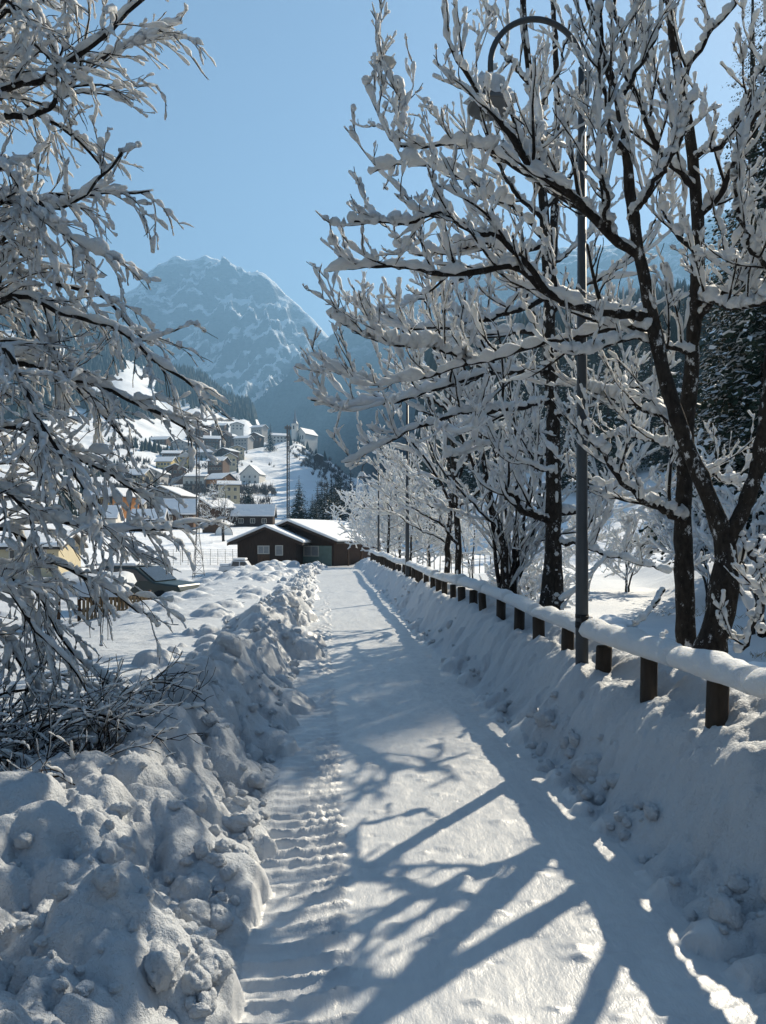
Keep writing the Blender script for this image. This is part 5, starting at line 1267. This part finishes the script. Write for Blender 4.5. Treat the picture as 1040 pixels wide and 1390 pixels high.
    y = 70.0; x0, x1 = at(205, 0, y)[0], at(326, 0, y)[0]; z = Hz((x0 + x1) / 2, y) + .1
    t = thing('wire_fence', 'thin wire fence on slim poles across the white field before the chalets', 'fence', (x0, y, z), 0)
    n = 12
    for k in range(n + 1): MB().tube([((x1 - x0) * k / n, 0, -.6), ((x1 - x0) * k / n, 0, 1.35)], .022, 6).build('post', M['fence_wire'], t)
    m = MB()
    for zz in np.linspace(.15, 1.3, 8): m.tube([(0, 0, zz), (x1 - x0, 0, zz)], .006, 4)
    for k in range(60): m.tube([((x1 - x0) * k / 60, .01, .15), ((x1 - x0) * (k + 1) / 60, .01, 1.3)], .005, 3); 
    m.build('wire_mesh', M['fence_wire'], t)
    # thin pole with a ring in the sunlit meadow behind the fence
    p = at(580, 0, 34); z = Hz(p[0], 34)
    t = thing('marker_pole', 'thin pale snow marker pole in the sunlit meadow behind the fence', 'pole', (p[0], 34, z), 0)
    MB().tube([(0, 0, -.3), (0, 0, 1.9)], .018, 8).build('pole', M['pale_planks'], t, True); MB().tube([(0, 0, 1.901), (0, 0, 2.05)], .03, 8).build('cap', M['roof_snow'], t, True)
    # dry grass tussocks on the far bank, dead boughs lying by the water
    rng = np.random.default_rng(33); V = []
    for k in range(420):
        y = rng.uniform(5, 30); s = rng.uniform(8.6, 14.5); x = float(xc(y)) + s; z = Hz(x, y)
        if z < -1.1 or gnoise(np.array([x * .6]), np.array([y * .6]), 77)[0] < .0: continue
        for j in range(14):
            a = rng.uniform(0, 6.28); l = rng.uniform(.12, .34); q = np.array([x + rng.normal() * .12, y + rng.normal() * .12, z - .03]); d = np.array([math.cos(a) * .6, math.sin(a) * .6 - .2, .5]); w = np.array([-math.sin(a), math.cos(a), 0]) * .006
            V.append(np.array([q - w, q + w, q + d * l * .6 + w * .6 + [0, 0, .05 * l], q + d * l]))
    if V: tag(mesh_np('dry_grass', np.vstack(V), np.arange(len(V) * 4).reshape(-1, 4), M['grass_dry'], smooth=False), 'dry grass tufts poking through the snow of the far bank', 'grass', kind='stuff')
    # stones and snow cushions in the stream
    for k in range(46):
        y = rng.uniform(7, 50); x = float(xc(y)) + rng.uniform(4.3, 9.6); r = rng.uniform(.14, .5)
        t = thing('stream_stone', 'rounded stone capped with snow lying in the shallow stream', 'stone', (x, y, -1.22 - .8 * float(sst(34, 68, y))), rng.uniform(0, 6.28), 'snow-capped stones in the stream')
        for nm, mat, rr, zz, sq in (('rock', 'stone_wall', r, 0, .6), ('snow_cap', 'roof_snow', r * .97, r * .16, .62)):
            nu, nv = 12, 7; Vv = []
            for i in range(nv):
                ph = math.pi * i / (nv - 1)
                for j in range(nu):
                    th = 2 * math.pi * j / nu; dx, dy, dz = math.sin(ph) * math.cos(th), math.sin(ph) * math.sin(th), math.cos(ph)
                    q = rr * (1 + .14 * float(gnoise(np.array([dx * 1.3 + k]), np.array([dy * 1.3 + dz]), 5)[0])); z_ = dz * q * sq
                    if nm == 'snow_cap': z_ = max(z_, .02 * r)
                    Vv.append((dx * q * 1.2, dy * q, z_ + zz))
            MB().add(Vv, [(i * nu + j, (i + 1) * nu + j, (i + 1) * nu + (j + 1) % nu, i * nu + (j + 1) % nu) for i in range(nv - 1) for j in range(nu)]).build(nm, M[mat], t, True)
    for i, (pts, r, lab) in enumerate([([(905, 905, 7.6), (880, 880, 8.6), (850, 900, 9.4), (820, 905, 10)], .03, 'dead snowy bough lying beside the stream behind the nearest fence posts'),
                                     ([(900, 800, 12), (880, 830, 11.5), (862, 850, 11.2)], .045, 'broken branch leaning on the bank at the stream edge'),
                                     ([(1035, 860, 6.2), (1015, 800, 6.8), (1040, 740, 7.4)], .04, 'curved bare stem leaning out over the water by the forked tree')]):
        c = [at(*p) for p in pts]; g = c[0]; t = thing('fallen_bough', lab, 'branch', tuple(g))
        lb = limbs_from([(c, r, r * .4)], 16, .03, 400 + i); l2 = spawn(np.random.default_rng(410 + i), lb, 4, .2, (30, 60), (.5, .2), 6, up=.1, rmin=.006)
        V1, Q1 = join([tubes(lb.P, lb.R, 8), tubes(l2.P, l2.R, 5)]); o = mesh_np('branch', V1, Q1, M['limb_bark'], t, org=g)
        V1, Q1 = join([snow_on(rng, lb, .04), snow_on(rng, l2, .025)]); mesh_np('snow_cover', V1, Q1, M['bough'], o, org=g)
# ================================================================== light, air, camera
AZ, EL = 35.0, 34.0
def light_and_camera():
    w = bpy.data.worlds.new('World'); SC.world = w; w.use_nodes = True
    nt = w.node_tree; bg = nt.nodes['Background']; sky = nt.nodes.new('ShaderNodeTexSky'); sky.sky_type = 'NISHITA'; sky.sun_disc = False
    sky.sun_elevation = R(EL); sky.sun_rotation = R(AZ); sky.altitude = 1000; sky.air_density = 1.25; sky.dust_density = .5; sky.ozone_density = 1.2
    nt.links.new(sky.outputs[0], bg.inputs[0]); bg.inputs[1].default_value = .05
    s = bpy.data.lights.new('sun', 'SUN'); s.energy = 5.0; s.angle = R(.5); s.color = (1, .89, .70)
    o = link('sun', s); d = Vector((math.sin(R(AZ)) * math.cos(R(EL)), math.cos(R(AZ)) * math.cos(R(EL)), math.sin(R(EL))))
    o.rotation_euler = d.to_track_quat('Z', 'Y').to_euler(); o.location = d * 60
    # the air of the valley
    t = bpy.data.materials.new('air'); t.use_nodes = True; n = t.node_tree.nodes; n.clear()
    out = n.new('ShaderNodeOutputMaterial'); v = n.new('ShaderNodeVolumePrincipled'); v.inputs['Color'].default_value = (.30, .60, 1, 1)
    v.inputs['Density'].default_value = .0003; v.inputs['Anisotropy'].default_value = .2; t.node_tree.links.new(v.outputs[0], out.inputs['Volume'])
    hz = MB().box(-9000, 9000, -700, 4200, -20, 1240).build('haze', t); tag(hz, 'blue winter haze filling the valley', 'haze', kind='stuff')
    c = bpy.data.cameras.new('camera'); c.sensor_fit = 'VERTICAL'; c.sensor_height = 36; c.lens = F / 1390 * 36; c.shift_y = (HY - 695) / 1390
    c.clip_start = .05; c.clip_end = 30000
    co = link('camera', c); co.location = (0, 0, CH); co.rotation_euler = (R(90), 0, 0); SC.camera = co
    vs = SC.view_settings; vs.view_transform = 'Standard'; vs.look = 'None'; vs.gamma = 1; vs.use_curve_mapping = False; vs.exposure = 1.18
    cy = SC.cycles; cy.use_denoising = True; cy.max_bounces = 6; cy.diffuse_bounces = 3; cy.glossy_bounces = 2; cy.transmission_bounces = 2; cy.volume_bounces = 0
    cy.sample_clamp_indirect = 6; cy.caustics_reflective = False; cy.caustics_refractive = False

import os, time
_t0 = time.time()
def step(f):
    f(); print('%-16s %.1fs' % (f.__name__, time.time() - _t0))
for f in (make_materials, build_ground, build_mountains, right_trees, path_trees, left_tree, conifers, fences, street_lamps, masts, cabins, village, field_things, light_and_camera): step(f)
